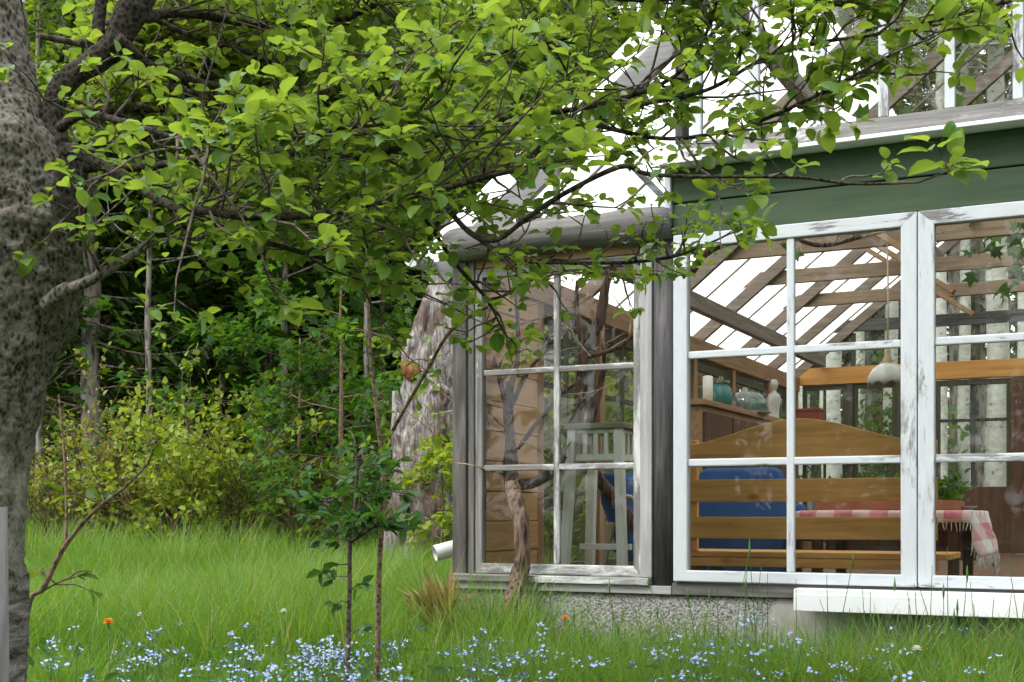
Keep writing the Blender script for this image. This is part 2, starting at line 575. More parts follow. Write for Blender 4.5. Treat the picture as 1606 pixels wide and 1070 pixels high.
# apple bark with lichen
M['bark'] = bark("apple_bark", (0.014, 0.012, 0.010), (0.17, 0.152, 0.125), (0.30, 0.30, 0.24), 62, (1, 1, 0.6), 0.54, 1.0, 22, 0.95)
M['bark_moss'] = bark("mossy_bark", (0.012, 0.010, 0.008), (0.06, 0.052, 0.04), (0.13, 0.13, 0.06), 60, (1, 1, 0.8), 0.58, 1.0, 20)
M['twig'] = bark("twig_bark", (0.03, 0.022, 0.02), (0.12, 0.095, 0.08), None, 40, (1, 1, 1), bump=0.3)
M['twig_red'] = bark("young_shoot_bark", (0.05, 0.032, 0.022), (0.17, 0.12, 0.08), None, 40, (1, 1, 1), bump=0.3)
M['spruce_bark'] = bark("spruce_bark", (0.045, 0.04, 0.035), (0.23, 0.20, 0.18), (0.17, 0.18, 0.15), 9, (1, 1, 0.3), 0.62)
M['grey_bark'] = bark("grey_smooth_bark", (0.06, 0.056, 0.05), (0.20, 0.19, 0.17), (0.28, 0.29, 0.24), 8, (1, 1, 0.3), 0.60)
M['vine_bark'] = bark("vine_bark", (0.028, 0.018, 0.013), (0.14, 0.09, 0.068), (0.21, 0.17, 0.14), 30, (1, 1, 0.14), 0.6, 1.0)
M['vine_bark_pale'] = bark("pale_vine_bark", (0.14, 0.10, 0.065), (0.38, 0.30, 0.21), None, 18, (1, 1, 0.3), bump=0.5)
# birch
m = Mat("birch_bark")
b1 = m.noise(9, 7, 0.7, m.coord((1, 1, 1.8)))
b2 = m.noise(2.0, 3, 0.6)
cb = m.ramp(b1, [(0.33, (0.04, 0.04, 0.036)), (0.40, (0.44, 0.44, 0.40)), (0.7, (0.68, 0.68, 0.63))])
cb = m.mix(m.ramp(b2, [(0.45, 0.0), (0.8, 0.6)]), cb, (0.25, 0.26, 0.20))
m.bump(b1, 0.5, 0.01)
M['birch'] = m.fin(cb, 0.8, 0.2)
# snag: bleached grey dead wood
m = Mat("bleached_dead_wood")
s1 = m.noise(4, 10, 0.75, m.coord((5, 5, 0.8)), 1.6)
s2 = m.noise(2.2, 4, 0.6, m.coord((1, 1, 0.8), (1, 5, 2)))
cs_ = m.ramp(s1, [(0.34, (0.045, 0.036, 0.032)), (0.44, (0.24, 0.20, 0.185)), (0.54, (0.52, 0.48, 0.46)), (0.66, (0.76, 0.73, 0.71))])
cs_ = m.mix(m.ramp(s2, [(0.50, 0.0), (0.58, 0.8)]), cs_, m.ramp(s1, [(0.35, (0.05, 0.03, 0.022)), (0.65, (0.26, 0.17, 0.13))]))
m.bump(s1, 1.0, 0.08)
M['snag'] = m.fin(cs_, 0.9, 0.15)
M['rot'] = wood("rusty_rotten_wood", 'z', (0.06, 0.02, 0.01), (0.22, 0.075, 0.035), (0.36, 0.16, 0.08))

# leaves
M['apple_leaf'] = leafmat("apple_leaf", [(0.0, (0.06, 0.15, 0.026)), (0.4, (0.10, 0.215, 0.024)), (0.75, (0.145, 0.265, 0.03)), (1.0, (0.19, 0.30, 0.05))], 0.5, 0.40, 0.5, True, 1.4)
M['wood_leaf'] = leafmat("woodland_leaf", [(0.0, (0.06, 0.13, 0.02)), (0.5, (0.11, 0.20, 0.022)), (1.0, (0.18, 0.27, 0.035))], 0.5, 0.5, 0.3, False, 1.4)
M['maple_leaf'] = leafmat("maple_leaf", [(0.0, (0.03, 0.10, 0.02)), (0.5, (0.055, 0.15, 0.022)), (1.0, (0.10, 0.20, 0.025))], 0.5, 0.5, 0.3, False, 1.4)
M['bush_leaf'] = leafmat("yellow_green_leaf", [(0.0, (0.15, 0.24, 0.03)), (0.5, (0.24, 0.34, 0.04)), (1.0, (0.34, 0.41, 0.07))], 0.45, 0.5, 0.3, False, 1.3)
M['bronze_leaf'] = leafmat("bronze_young_leaf", [(0.0, (0.17, 0.23, 0.035)), (0.5, (0.26, 0.30, 0.05)), (1.0, (0.38, 0.34, 0.10))], 0.42, 0.5, 0.3, False, 1.2)
M['needle'] = leafmat("spruce_needles", [(0.0, (0.05, 0.075, 0.03)), (0.6, (0.07, 0.105, 0.035)), (1.0, (0.11, 0.145, 0.04))], 0.2, 0.6, 0.2, False, 1.0)
M['birch_leaf'] = leafmat("birch_leaf", [(0.0, (0.12, 0.17, 0.03)), (0.5, (0.18, 0.23, 0.04)), (1.0, (0.26, 0.29, 0.07))], 0.45, 0.5, 0.3, False, 1.2)
M['vine_leaf'] = leafmat("vine_leaf", [(0.0, (0.03, 0.08, 0.03)), (0.6, (0.05, 0.12, 0.04)), (1.0, (0.09, 0.16, 0.03))], 0.4, 0.5, 0.3, False, 1.2)
M['dark_leaf'] = leafmat("blue_green_leaf", [(0.0, (0.035, 0.11, 0.035)), (0.6, (0.06, 0.16, 0.045)), (1.0, (0.11, 0.22, 0.045))], 0.4, 0.5, 0.35, False, 1.3)
M['grass'] = leafmat("grass_blade", [(0.0, (0.06, 0.15, 0.018)), (0.45, (0.11, 0.24, 0.03)), (0.8, (0.17, 0.30, 0.06)), (0.95, (0.22, 0.32, 0.11)), (1.0, (0.34, 0.32, 0.17))], 0.45, 0.5, 0.25, False, 1.25)
M['straw'] = leafmat("dry_straw", [(0.0, (0.24, 0.15, 0.055)), (0.6, (0.44, 0.32, 0.13)), (1.0, (0.58, 0.46, 0.24))], 0.25, 0.7, 0.2, False, 1.0)
def plain(name, col, rough=0.6, spec=0.3, var=0.25, sc=8):
    m = Mat(name)
    nn = m.noise(sc, 5, 0.65)
    c = m.mix(m.ramp(nn, [(0.3, 0.0), (0.75, 1.0)]), col, tuple(x * (1 - var) for x in col))
    m.bump(nn, 0.08, 0.001)
    return m.fin(c, rough, spec)
M['blue_petal'] = plain("blue_petal", (0.36, 0.46, 0.80), 0.6, 0.2, 0.15, 40)
M['yellow_eye'] = plain("yellow_eye", (0.8, 0.6, 0.1))
M['orange_petal'] = plain("orange_petal", (0.85, 0.36, 0.03))
M['white_petal'] = plain("white_petal", (0.82, 0.82, 0.76))
M['stem'] = plain("green_stem", (0.07, 0.15, 0.03))
M['bluecloth'] = plain("blue_cloth", (0.035, 0.10, 0.28), 0.85, 0.15, 0.35, 5)
M['palewood'] = plain("pale_bentwood", (0.46, 0.42, 0.32), 0.55, 0.3)
M['pvc'] = plain("pale_pipe", (0.68, 0.68, 0.64), 0.45, 0.4, 0.2)
M['zinc'] = plain("whitened_metal_gutter", (0.60, 0.62, 0.62), 0.45, 0.4, 0.35)
M['white_metal'] = plain("white_sheet_board", (0.80, 0.81, 0.82), 0.45, 0.4, 0.06)
M['black'] = plain("dark_inside", (0.015, 0.014, 0.013), 0.9, 0.1)
M['porcelain'] = plain("milk_glass", (0.48, 0.48, 0.43), 0.3, 0.5, 0.35, 14)
M['brass'] = plain("old_brass", (0.35, 0.26, 0.12), 0.4, 0.5)
M['teal'] = plain("teal_glaze", (0.04, 0.19, 0.18), 0.25, 0.5)
M['mint'] = plain("mint_lid", (0.10, 0.42, 0.30), 0.4, 0.4)
M['wax'] = plain("white_wax", (0.80, 0.78, 0.70), 0.5, 0.3, 0.08)
M['plaster'] = plain("grey_plaster", (0.55, 0.54, 0.50), 0.8, 0.2)
M['brick_red'] = plain("dull_red_paint", (0.28, 0.075, 0.05), 0.7, 0.3)
M['terracotta'] = plain("terracotta", (0.40, 0.17, 0.09), 0.8, 0.2)
M['jar'] = glassmat("clear_jar_glass", (0.86, 0.92, 0.90), 0.16, (0.6, 0.62, 0.6))
M['cord'] = plain("lamp_cord", (0.55, 0.46, 0.32), 0.7)
# checked cloth
m = Mat("red_white_checked_cloth")
tc = m.coord((1, 1, 1))
ck = m.n("ShaderNodeSeparateXYZ"); m.lk(tc, ck.inputs[0])
def stripe(sock):
    w = m.math('FRACT', m.math('MULTIPLY', sock, 5.6))
    return m.math('GREATER_THAN', w, 0.5)
sx = stripe(m.attr("lx")); sy = stripe(m.attr("ly"))
cs = m.math('MULTIPLY', m.math('ADD', sx, sy), 0.5)
cl = m.ramp(cs, [(0.0, (0.74, 0.70, 0.66)), (0.5, (0.62, 0.30, 0.30)), (1.0, (0.52, 0.08, 0.10))], 'CONSTANT')
m.t.nodes[-1].name
cl = m.ramp(cs, [(0.0, (0.74, 0.71, 0.68)), (0.3, (0.66, 0.46, 0.46)), (0.8, (0.58, 0.19, 0.22))], 'CONSTANT')
wv_ = m.noise(30, 5, 0.7)
cl = m.mix(m.ramp(wv_, [(0.4, 0.0), (0.8, 0.45)]), cl, (0.72, 0.66, 0.62))
M['check'] = m.fin(cl, 0.9, 0.15)
# ground
m = Mat("meadow_ground")
gn = m.noise(1.2, 8, 0.7)
gn2 = m.noise(0.12, 3, 0.5)
cgd = m.ramp(gn, [(0.3, (0.025, 0.04, 0.012)), (0.5, (0.045, 0.075, 0.02)), (0.7, (0.07, 0.10, 0.03))])
leafy = m.ramp(m.noise(9, 6, 0.7), [(0.3, (0.04, 0.03, 0.018)), (0.7, (0.13, 0.095, 0.05))])
sep = m.n("ShaderNodeSeparateXYZ"); m.lk(m.coord(), sep.inputs[0])
wobble = m.math('ADD', sep.outputs[1], m.math('MULTIPLY', gn2, 6.0))
forest = m.ramp(m.math('DIVIDE', wobble, 40.0), [(0.52, 0.0), (0.62, 1.0)])
cgd = m.mix(forest, cgd, leafy)
m.bump(gn, 0.6, 0.05)
M['ground'] = m.fin(cgd, 0.95, 0.1)

# ------------------------------------------------------------------ ground
def ground_h(x, y):
    return 0.05 * noise.noise((x * 0.25, y * 0.25, 0.3)) + (0.0 if y < 14 else 0.012 * (min(y, 40) - 14))

xs = np.concatenate([[-400, -120, -60], np.linspace(-30, 30, 61), [60, 120, 400]])
ys = np.concatenate([[-400, -120, -60, -30], np.linspace(-20, 50, 71), [70, 120, 400]])
gv = [(x, y, ground_h(x, y) if abs(x) < 40 and -25 < y < 60 else (0.31 if y > 40 else 0.0)) for y in ys for x in xs]
nx = len(xs)
gf = [(j * nx + i, j * nx + i + 1, (j + 1) * nx + i + 1, (j + 1) * nx + i) for j in range(len(ys) - 1) for i in range(nx - 1)]
gm = MB(); gm.add(gv, gf)
tag(gm.build("ground", M['ground'], smooth=True), kind="structure", label="grassy ground of the clearing and the wood", cat="ground")

# ------------------------------------------------------------------ the greenhouse
FL = 0.20                        # floor level
UL, UR = -1.156, 4.36            # the two eave walls
DEPTH = 6.76
RIDGE = (UL + UR) / 2
K = 0.80
EAVE = 2.20
def roof_z(u):
    return EAVE + K * ((u - UL) if u <= RIDGE else (UR - u))

gh = thing("greenhouse", "weathered greenhouse built of old white painted windows with green boards above them", "greenhouse", B(0, 0, 0), ROT)

def part(mb, name, mat, parent=gh, smooth=False, bevel=0.003):
    return mb.build(name, mat, parent, smooth, bevel)

# foundation
mb = MB()
mb.box(UL - 0.03, UR + 0.03, -0.035, DEPTH + 0.03, -0.3, 0.475)
part(mb, "foundation", M['concrete'], bevel=0.015)
mb = MB()
mb.box(UL + 0.1, UR - 0.1, 0.1, DEPTH - 0.1, 0.479, 0.483)
# floor boards inside: a sunken floor cannot be seen below the sill, so the boards lie level with the plinth
part(mb, "floor", M['brown_y'], bevel=0)
FLOOR = 0.483

# sill timbers
mb = MB(); mb.box(UL - 0.02, -0.004, -0.055, 0.10, 0.477, 0.515); part(mb, "sill_board", M['greypale_x'])
mb = MB(); mb.box(UL - 0.005, -0.11, -0.075, 0.09, 0.517, 0.550); part(mb, "sill_board", M['worn_x'])
mb = MB(); mb.box(0.0, UR, -0.055, 0.10, 0.477, 0.532); part(mb, "sill_board", M['grey_x'])
mb = MB(); mb.box(0.585, UR - 0.1, -0.155, -0.06, 0.505, 0.525); mb.box(0.585, UR - 0.1, -0.160, -0.135, 0.430, 0.5048)
t = part(mb, "drip_board", M['white_metal'])
t["label"] = "clean white drip board under the windows"

# front corner posts
mb = MB(); mb.box(UL - 0.004, UL + 0.072, -0.03, 0.09, 0.517, 2.10); part(mb, "corner_post", M['post'])
mb = MB(); mb.box(UL + 0.074, UL + 0.108, -0.015, 0.09, 0.552, 2.10); part(mb, "corner_post", M['grey_z'])
mb = MB()
mb.tube([(-0.055, 0.02, 0.517), (-0.055, 0.02, 2.12)], [0.062, 0.060], 14, 0.05, 4); part(mb, "front_post", M['dark_z'], smooth=True, bevel=0)
mb = MB(); mb.box(-0.165, -0.108, -0.03, 0.06, 0.552, 2.10); part(mb, "front_post", M['greypale_z'])
# lintel log over the left bay
mb = MB()
pts = [(UL - 0.02 + i * (1.17) / 10, -0.03, 2.185) for i in range(11)]
mb.tube(pts, [0.082 + 0.006 * math.sin(i * 1.7) for i in range(11)], 14, 0.06, 5)
part(mb, "lintel_log", M['grey_x'], smooth=True, bevel=0)
mb = MB(); mb.box(UL + 0.07, -0.004, 0.0, 0.07, 2.065, 2.12); part(mb, "lintel_board", M['timber_x'])

def window(u0, u1, z0, z1, v0, v1, cols, rows, stile, rail, bar, mat, glass, parent=gh, name="window", barmat=None, top=None):
    """one casement: frame > glazing bars + panes"""
    bm_ = barmat or mat
    top = rail if top is None else top
    gu0, gu1, gz0, gz1 = u0 + stile, u1 - stile, z0 + rail, z1 - top
    mb = MB()
    vs = []
    for v in (v0, v1):
        vs += [(u0, v, z0), (u1, v, z0), (u1, v, z1), (u0, v, z1), (gu0, v, gz0), (gu1, v, gz0), (gu1, v, gz1), (gu0, v, gz1)]
    fs, ms = [], []
    for k in range(4):
        a, b = k, (k + 1) % 4
        fs += [(a, b, b + 4, a + 4), (a + 8, a + 12, b + 12, b + 8), (a, a + 8, b + 8, b), (a + 4, b + 4, b + 12, a + 12)]
        ms += [1 if k % 2 == 0 else 0] * 4
    mb.v, mb.f, mb.m = vs, [list(q) for q in fs], ms
    fr = part(mb, name, [M[mat + '_z'], M[mat + '_x']], parent, bevel=0.005)
    vb0, vb1 = v0 + 0.008, v1 - 0.012
    for i in range(1, cols):
        u = gu0 + (gu1 - gu0) * i / cols
        mb = MB(); mb.box(u - bar / 2, u + bar / 2, vb0, vb1, gz0, gz1)
        part(mb, "muntin", M[bm_ + '_z'], fr, bevel=0.006)
    for j in range(1, rows):
        z = gz0 + (gz1 - gz0) * j / rows
        mb = MB(); mb.box(gu0, gu1, vb0 + 0.003, vb1 - 0.003, z - bar / 2, z + bar / 2)
        part(mb, "glazing_bar", M[bm_ + '_x'], fr, bevel=0.006)
    # putty fillet all round each pane
    mb = MB()
    vg = (vb0 + vb1) / 2
    for i in range(cols):
        for j in range(rows):
            a = gu0 + (gu1 - gu0) * i / cols + (bar / 2 if i else 0) - 0.003
            b = gu0 + (gu1 - gu0) * (i + 1) / cols - (bar / 2 if i < cols - 1 else 0) + 0.003
            c = gz0 + (gz1 - gz0) * j / rows + (bar / 2 if j else 0) - 0.003
            d = gz0 + (gz1 - gz0) * (j + 1) / rows - (bar / 2 if j < rows - 1 else 0) + 0.003
            mb.add([(a, vg, c), (b, vg, c), (b, vg, d), (a, vg, d)], [(0, 1, 2, 3)])
    part(mb, "panes", glass, fr, bevel=0)
    return fr

# left bay window, paint mostly gone
w = window(UL + 0.110, -0.168, 0.552, 2.06, -0.005, 0.045, 2, 3, 0.040, 0.050, 0.030, 'worn', M['glass'], top=0.045)
w["label"] = "grey weathered window with its paint nearly gone"
# right bay: proud white casements
W1 = 1.072
for i in range(4):
    u0 = 0.012 + i * (W1 + 0.004)
    window(u0, u0 + W1, 0.540, 2.115, -0.075, -0.020, 2, 3, 0.066, 0.050, 0.034, 'white', M['glass_clean'], top=0.060)
mb = MB(); mb.box(0.012, UR - 0.01, -0.017, 0.03, 0.540, 2.115 )
# inner casing posts behind each joint
for i in range(5):
    u = 0.012 + i * (W1 + 0.004)
    mb = MB(); mb.box(u - 0.03, u + 0.03, -0.016, 0.06, 0.534, 2.12); part(mb, "mullion_post", M['grey_z'])
# green boards
mb = MB()
mb.box(0.0, UR + 0.02, -0.050, -0.020, 2.118, 2.262)
part(mb, "green_board", M['green'], bevel=0.006)
mb = MB()
mb.box(0.0, UR + 0.02, -0.056, -0.020, 2.266, 2.415)
part(mb, "green_board", M['green'], bevel=0.006)
mb = MB(); mb.box(-0.03, -0.001, -0.075, 0.0, 2.21, 2.41); part(mb, "corner_trim", M['white_z'])
mb = MB(); mb.box(0.0, UR + 0.02, -0.018, 0.06, 2.122, 2.50); part(mb, "header_beam", M['timber_x'])
# projecting ledge and board above it
mb = MB(); mb.box(-0.03, UR + 0.04, -0.165, -0.0, 2.418, 2.436); part(mb, "ledge", M['white_metal'])
mb = MB(); mb.box(0.03, UR + 0.02, -0.070, -0.022, 2.438, 2.530); part(mb, "ledge_board", M['white_x' if False else 'worn_x'])
# upper gable windows: white bars up to the roof slope
for px in (1094, 1184, 1288, 1386, 1490, 1597):
    u, _ = UZ(px, 100, -0.05)
    zt = roof_z(u) - 0.10
    mb = MB(); mb.box(u - 0.020, u + 0.020, -0.066, -0.024, 2.532, zt)
    part(mb, "gable_bar", M['white_z'])
ul, _ = UZ(1597, 100, -0.05)
u = ul
while u < UR - 0.6:
    u += 0.29
    zt = roof_z(u) - 0.10
    if zt > 2.6:
        mb = MB(); mb.box(u - 0.020, u + 0.020, -0.066, -0.024, 2.532, zt); part(mb, "gable_bar", M['white_z'])
mb = MB(); mb.box(0.02, 0.055, -0.072, 0.03, 2.532, roof_z(0.03) - 0.02); part(mb, "gable_post", M['dark_z'])
mb = MB()
uu = np.linspace(0.03, UR - 0.45, 12)
top = [roof_z(x) - 0.02 for x in uu]
pg = [(x, -0.045, 2.531) for x in uu] + [(x, -0.045, z) for x, z in zip(uu, top)]
n = len(uu)
mb.add(pg, [(i, i + 1, n + i + 1, n + i) for i in range(n - 1)])
part(mb, "gable_panes", M['glass'], bevel=0)
# gable glass of the left bay and its thin struts
mb = MB()
uu = np.linspace(UL + 0.10, 0.02, 8)
pg = [(x, 0.02, 2.24) for x in uu] + [(x, 0.02, max(2.245, roof_z(x) - 0.02)) for x in uu]
n = len(uu)
mb.add(pg, [(i, i + 1, n + i + 1, n + i) for i in range(n - 1)])
part(mb, "gable_panes", M['glass'], bevel=0)
mb = MB(); mb.bar((-0.26, 0.045, 2.52), (-0.035, 0.045, 2.28), 0.03, 0.03, (0, 1, 0)); part(mb, "gable_strut", M['worn_x'])
mb = MB(); mb.box(-0.62, -0.59, -0.01, 0.018, 2.25, roof_z(-0.60) - 0.1); part(mb, "gable_bar", M['worn_z'])
mb = MB(); mb.box(UL + 0.03, UL + 0.075, -0.01, 0.05, 2.24, roof_z(UL + 0.05) + 0.02); part(mb, "gable_bar", M['worn_z'])

# rafters, ties, purlins
RV = [0.035, 1.55, 2.69, 3.75, 4.88, 5.9, DEPTH - 0.04]
for i, v in enumerate(RV):
    for sgn in (0, 1):
        a = (UL - 0.10, v, EAVE - 0.08 - 0.06) if not sgn else (UR + 0.10, v, EAVE - 0.08 - 0.06)
        b = (RIDGE, v, roof_z(RIDGE) - 0.06)
        mb = MB(); mb.bar(a, b, 0.042, 0.12 if i == 0 else 0.085)
        part(mb, "rafter", M['greypale_x'] if i == 0 else M['rafter_x'])
for v in RV[1:5]:
    zt = 2.60
    du = (zt - EAVE) / K
    mb = MB(); mb.bar((UL + du - 0.15, v + 0.055, zt), (UR - du + 0.15, v + 0.055, zt), 0.045, 0.10)
    part(mb, "tie_beam", M['tie'])
for uo, lw in ((-0.83, 0.11), (0.25, 0.10), (3.0, 0.10), (4.03, 0.11)):
    z = roof_z(uo) - 0.165
    mb = MB(); mb.bar((uo, 0.07, z), (uo, DEPTH - 0.07, z), 0.06, lw); part(mb, "purlin", M['rafter_y'])
# knee braces leaning from the ties to the roof
for v in RV[2:5]:
    mb = MB(); mb.bar((-0.05, v - 0.06, 2.95), (0.75, v - 0.06, 2.38), 0.035, 0.09, (0, 1, 0)); part(mb, "brace", M['timber_x'])
mb = MB(); mb.bar((RIDGE, -0.1, roof_z(RIDGE) - 0.08), (RIDGE, DEPTH + 0.1, roof_z(RIDGE) - 0.08), 0.04, 0.16); part(mb, "ridge_beam", M['rafter_y'])
# wall plates along the eaves
mb = MB(); mb.box(UL - 0.02, UL + 0.10, 0.10, DEPTH - 0.05, 2.02, 2.155); part(mb, "wall_plate", M['timber_y'])
mb = MB(); mb.box(UR - 0.10, UR + 0.02, 0.10, DEPTH - 0.05, 2.02, 2.155); part(mb, "wall_plate", M['timber_y'])
# glazing battens on the roof (thin dark lines)
mb = MB()
for v in np.arange(0.55, DEPTH, 0.55):
    for sgn in (0, 1):
        a = (UL - 0.1, v, EAVE - 0.08 + 0.004) if not sgn else (UR + 0.1, v, EAVE - 0.08 + 0.004)
        mb.bar(a, (RIDGE, v, roof_z(RIDGE) + 0.004), 0.014, 0.014)
part(mb, "roof_battens", M['rafter_x'])
# corrugated sheets
def sheet(u_eave, name, mat, r0=0.0, r1=1.0):
    ns = 24
    vv = np.arange(-0.14, DEPTH + 0.141, 0.02)
    rr = np.linspace(r0, r1, 3)
    V = []
    for v in vv:
        for r in rr:
            u = u_eave + (RIDGE - u_eave) * r
            z = (EAVE - 0.10) + (roof_z(RIDGE) - EAVE + 0.10) * r
            V.append((u, v, z + 0.030 + (0.009 * math.cos(2 * math.pi * v / 0.08) if mat == 'sheet' else 0.0)))
    k = 3
    fs = [(i * k + j, (i + 1) * k + j, (i + 1) * k + j + 1, i * k + j + 1) for i in range(len(vv) - 1) for j in range(2)]
    mb = MB(); mb.add(V, fs)
    return part(mb, name, M[mat], smooth=True, bevel=0)
sheet(UL - 0.14, "roof_sheets", 'sheet', 0.0, 0.60); sheet(UL - 0.14, "roof_glass", 'glass_back', 0.605, 1.0); sheet(UR + 0.14, "roof_glass", 'glass_back')
# gutter along the left eave and its outlet pipe low at the corner
mb = MB()
gvs, r_, nn_ = [], 0.048, 10
for v in (-0.15, DEPTH + 0.1):
    for k in range(nn_ + 1):
        t = math.pi + math.pi * k / nn_
        gvs.append((UL - 0.165 + r_ * math.cos(t), v, 2.12 + r_ * math.sin(t)))
    for k in range(nn_ + 1):
        t = 2 * math.pi - math.pi * k / nn_
        gvs.append((UL - 0.165 + (r_ - 0.006) * math.cos(t), v, 2.12 + (r_ - 0.006) * math.sin(t)))
q = 2 * (nn_ + 1)
mb.add(gvs, [(k, (k + 1) % q, q + (k + 1) % q, q + k) for k in range(q)])
mb.add([(UL - 0.165 + r_ * math.cos(math.pi + math.pi * k / nn_), -0.151, 2.12 + r_ * math.sin(math.pi + math.pi * k / nn_)) for k in range(nn_ + 1)], [tuple(range(nn_ + 1))])
part(mb, "gutter", M['zinc'], smooth=False, bevel=0)
mb = MB()
ring = []
p0, p1 = Vector((UL - 0.15, 0.05, 0.645)), Vector((UL + 0.05, 0.25, 0.715))
mb.tube([p0, p1], [0.042, 0.042], 16, cap=False)
mb.tube([p1, p0], [0.037, 0.037], 16, cap=False)
dp = part(mb, "outlet_pipe", M['pvc'], smooth=True, bevel=0)
mb = MB(); mb.tube([p0 + (p1 - p0) * 0.25, p0 + (p1 - p0) * 0.27], [0.0365, 0.0365], 16); part(mb, "pipe_shade_plug", M['black'], dp, bevel=0)  # black disc stands in for the shade inside the open pipe

# ---- left eave wall: planked end, then glazed bays
mb = MB()
zz = 0.50
pk = 0
while zz < 2.01:
    z1 = min(zz + 0.155, 2.018)
    mb.box(UL + 0.052 + 0.004 * (pk % 2), UL + 0.085 + 0.004 * (pk % 2), 0.095, 0.80, zz, z1 - 0.004)
    zz = z1; pk += 1
part(mb, "plank_wall", M['plank'], bevel=0.004)
mb = MB(); mb.box(UL - 0.005, UL + 0.05, 0.095, 0.80, 0.485, 2.018); part(mb, "outer_boarding", M['grey_y'])
posts = [0.82, 1.72, 2.60, 3.55, 4.55, 5.65, 6.66]
for v in posts:
    mb = MB(); mb.box(UL - 0.01, UL + 0.09, v - 0.04, v + 0.04, 0.485, 2.018)
    part(mb, "wall_post", M['timber_z'])
def side_window(u, v0, v1, cols, name="side_window"):
    mb = MB()
    s = 0.045
    mb.box(u, u + 0.04, v0, v0 + s, 0.50, 2.0); mb.box(u, u + 0.04, v1 - s, v1, 0.50, 2.0)
    mb.box(u + 0.001, u + 0.039, v0 + s, v1 - s, 0.50, 0.56); mb.box(u + 0.001, u + 0.039, v0 + s, v1 - s, 1.93, 2.0)
    fr = part(mb, name, M['olive_z'])
    mb = MB()
    for i in range(1, cols):
        v = v0 + s + (v1 - v0 - 2 * s) * i / cols
        mb.box(u + 0.006, u + 0.034, v - 0.016, v + 0.016, 0.56, 1.93)
    for z in (1.10, 1.58):
        for i in range(cols):
            a = v0 + s + (v1 - v0 - 2 * s) * i / cols + (0.016 if i else 0)
            b = v0 + s + (v1 - v0 - 2 * s) * (i + 1) / cols - (0.016 if i < cols - 1 else 0)
            if z > 1.3 or cols == 2 and i == 1:
                mb.box(u + 0.008, u + 0.032, a, b, z - 0.014, z + 0.014)
    part(mb, "muntin", M['olive_z'], fr)
    mb = MB(); mb.add([(u + 0.02, v0 + s - .004, 0.556), (u + 0.02, v1 - s + .004, 0.556), (u + 0.02, v1 - s + .004, 1.934), (u + 0.02, v0 + s - .004, 1.934)], [(0, 1, 2, 3)])
    part(mb, "panes", M['glass_back'], fr, bevel=0)
for a, b in zip(posts[:-1], posts[1:]):
    side_window(UL + 0.02, a + 0.042, b - 0.042, 2)
# right eave wall, the same
for v in [0.06] + posts:
    mb = MB(); mb.box(UR - 0.09, UR + 0.01, v - 0.04, v + 0.04, 0.485, 2.018); part(mb, "wall_post", M['timber_z'])
for a, b in zip([0.06] + posts[:-1], posts):
    side_window(UR - 0.06, a + 0.042, b - 0.042, 2)

# ---- back wall
bv = DEPTH
mb = MB(); mb.box(UL + 0.1, UR - 0.1, bv - 0.06, bv + 0.04, 2.08, 2.24)
part(mb, "back_beam", M['pine_x'])
mb = MB(); mb.box(UL + 0.1, UR - 0.1, bv - 0.05, bv + 0.02, 0.485, 0.60); part(mb, "back_sill", M['brown_x'])
du0, _ = UZ(1462, 700, bv); du1, _ = UZ(1608, 700, bv)
bu = [UL + 0.10]
for px in (1334, 1412):
    bu.append(UZ(px, 650, bv)[0])
bu.append(du0 - 0.06)
for u in bu[1:3]:
    mb = MB(); mb.box(u - 0.03, u + 0.03, bv - 0.05, bv + 0.02, 0.602, 2.078); part(mb, "wall_post", M['olive_z'])
def back_window(u0, u1, z0, z1, cols, rows):
    fr = window(u0, u1, z0, z1, bv - 0.03, bv + 0.01, cols, rows, 0.04, 0.045, 0.028, 'olive', M['glass_back'], name="back_window")
    return fr
back_window(bu[0] + 0.02, bu[1] - 0.032, 0.605, 2.075, 2, 2)
back_window(bu[1] + 0.032, bu[2] - 0.032, 0.605, 2.075, 1, 2)
back_window(bu[2] + 0.032, bu[3] - 0.002, 0.605, 2.075, 1, 3)
# brown glazed door in the back wall
mb = MB()
dz = 1.09
mb.box(du0 - 0.05, du0 + 0.03, bv - 0.07, bv + 0.03, 0.485, 2.076)
mb.box(du1 - 0.12, du1 + 0.02, bv - 0.07, bv + 0.03, 0.485, 2.076)
part(mb, "door_post", M['brown_z'])
mb = MB()
mb.box(du0 + 0.032, du1 - 0.122, bv - 0.04, bv + 0.01, 0.49, dz)
door = part(mb, "door", M['brown_z'], bevel=0.004)
mb = MB()
mb.box(du0 + 0.032, du0 + 0.075, bv - 0.042, bv + 0.008, dz, 2.07); mb.box(du1 - 0.155, du1 - 0.122, bv - 0.042, bv + 0.008, dz, 2.07)
mb.box(du0 + 0.075, du1 - 0.155, bv - 0.041, bv + 0.007, 2.02, 2.07)
part(mb, "door_frame", M['olive_z'], door)
mb = MB()
gm0, gm1 = du0 + 0.075, du1 - 0.155
um = (gm0 + gm1) / 2
mb.box(um - 0.018, um + 0.018, bv - 0.03, bv - 0.004, dz, 2.02)
for z in (1.38, 1.70):
    mb.box(gm0, um - 0.018, bv - 0.028, bv - 0.006, z - 0.014, z + 0.014); mb.box(um + 0.018, gm1, bv - 0.028, bv - 0.006, z - 0.014, z + 0.014)
part(mb, "muntin", M['dark_z'], door)
mb = MB(); mb.add([(gm0, bv - 0.017, dz), (gm1, bv - 0.017, dz), (gm1, bv - 0.017, 2.02), (gm0, bv - 0.017, 2.02)], [(0, 1, 2, 3)])
part(mb, "door_panes", M['glass_back'], door, bevel=0)
mb = MB(); mb.box(du1 + 0.022, UR - 0.09, bv - 0.03, bv + 0.03, 0.602, 2.078); part(mb, "back_boarding", M['brown_z'])
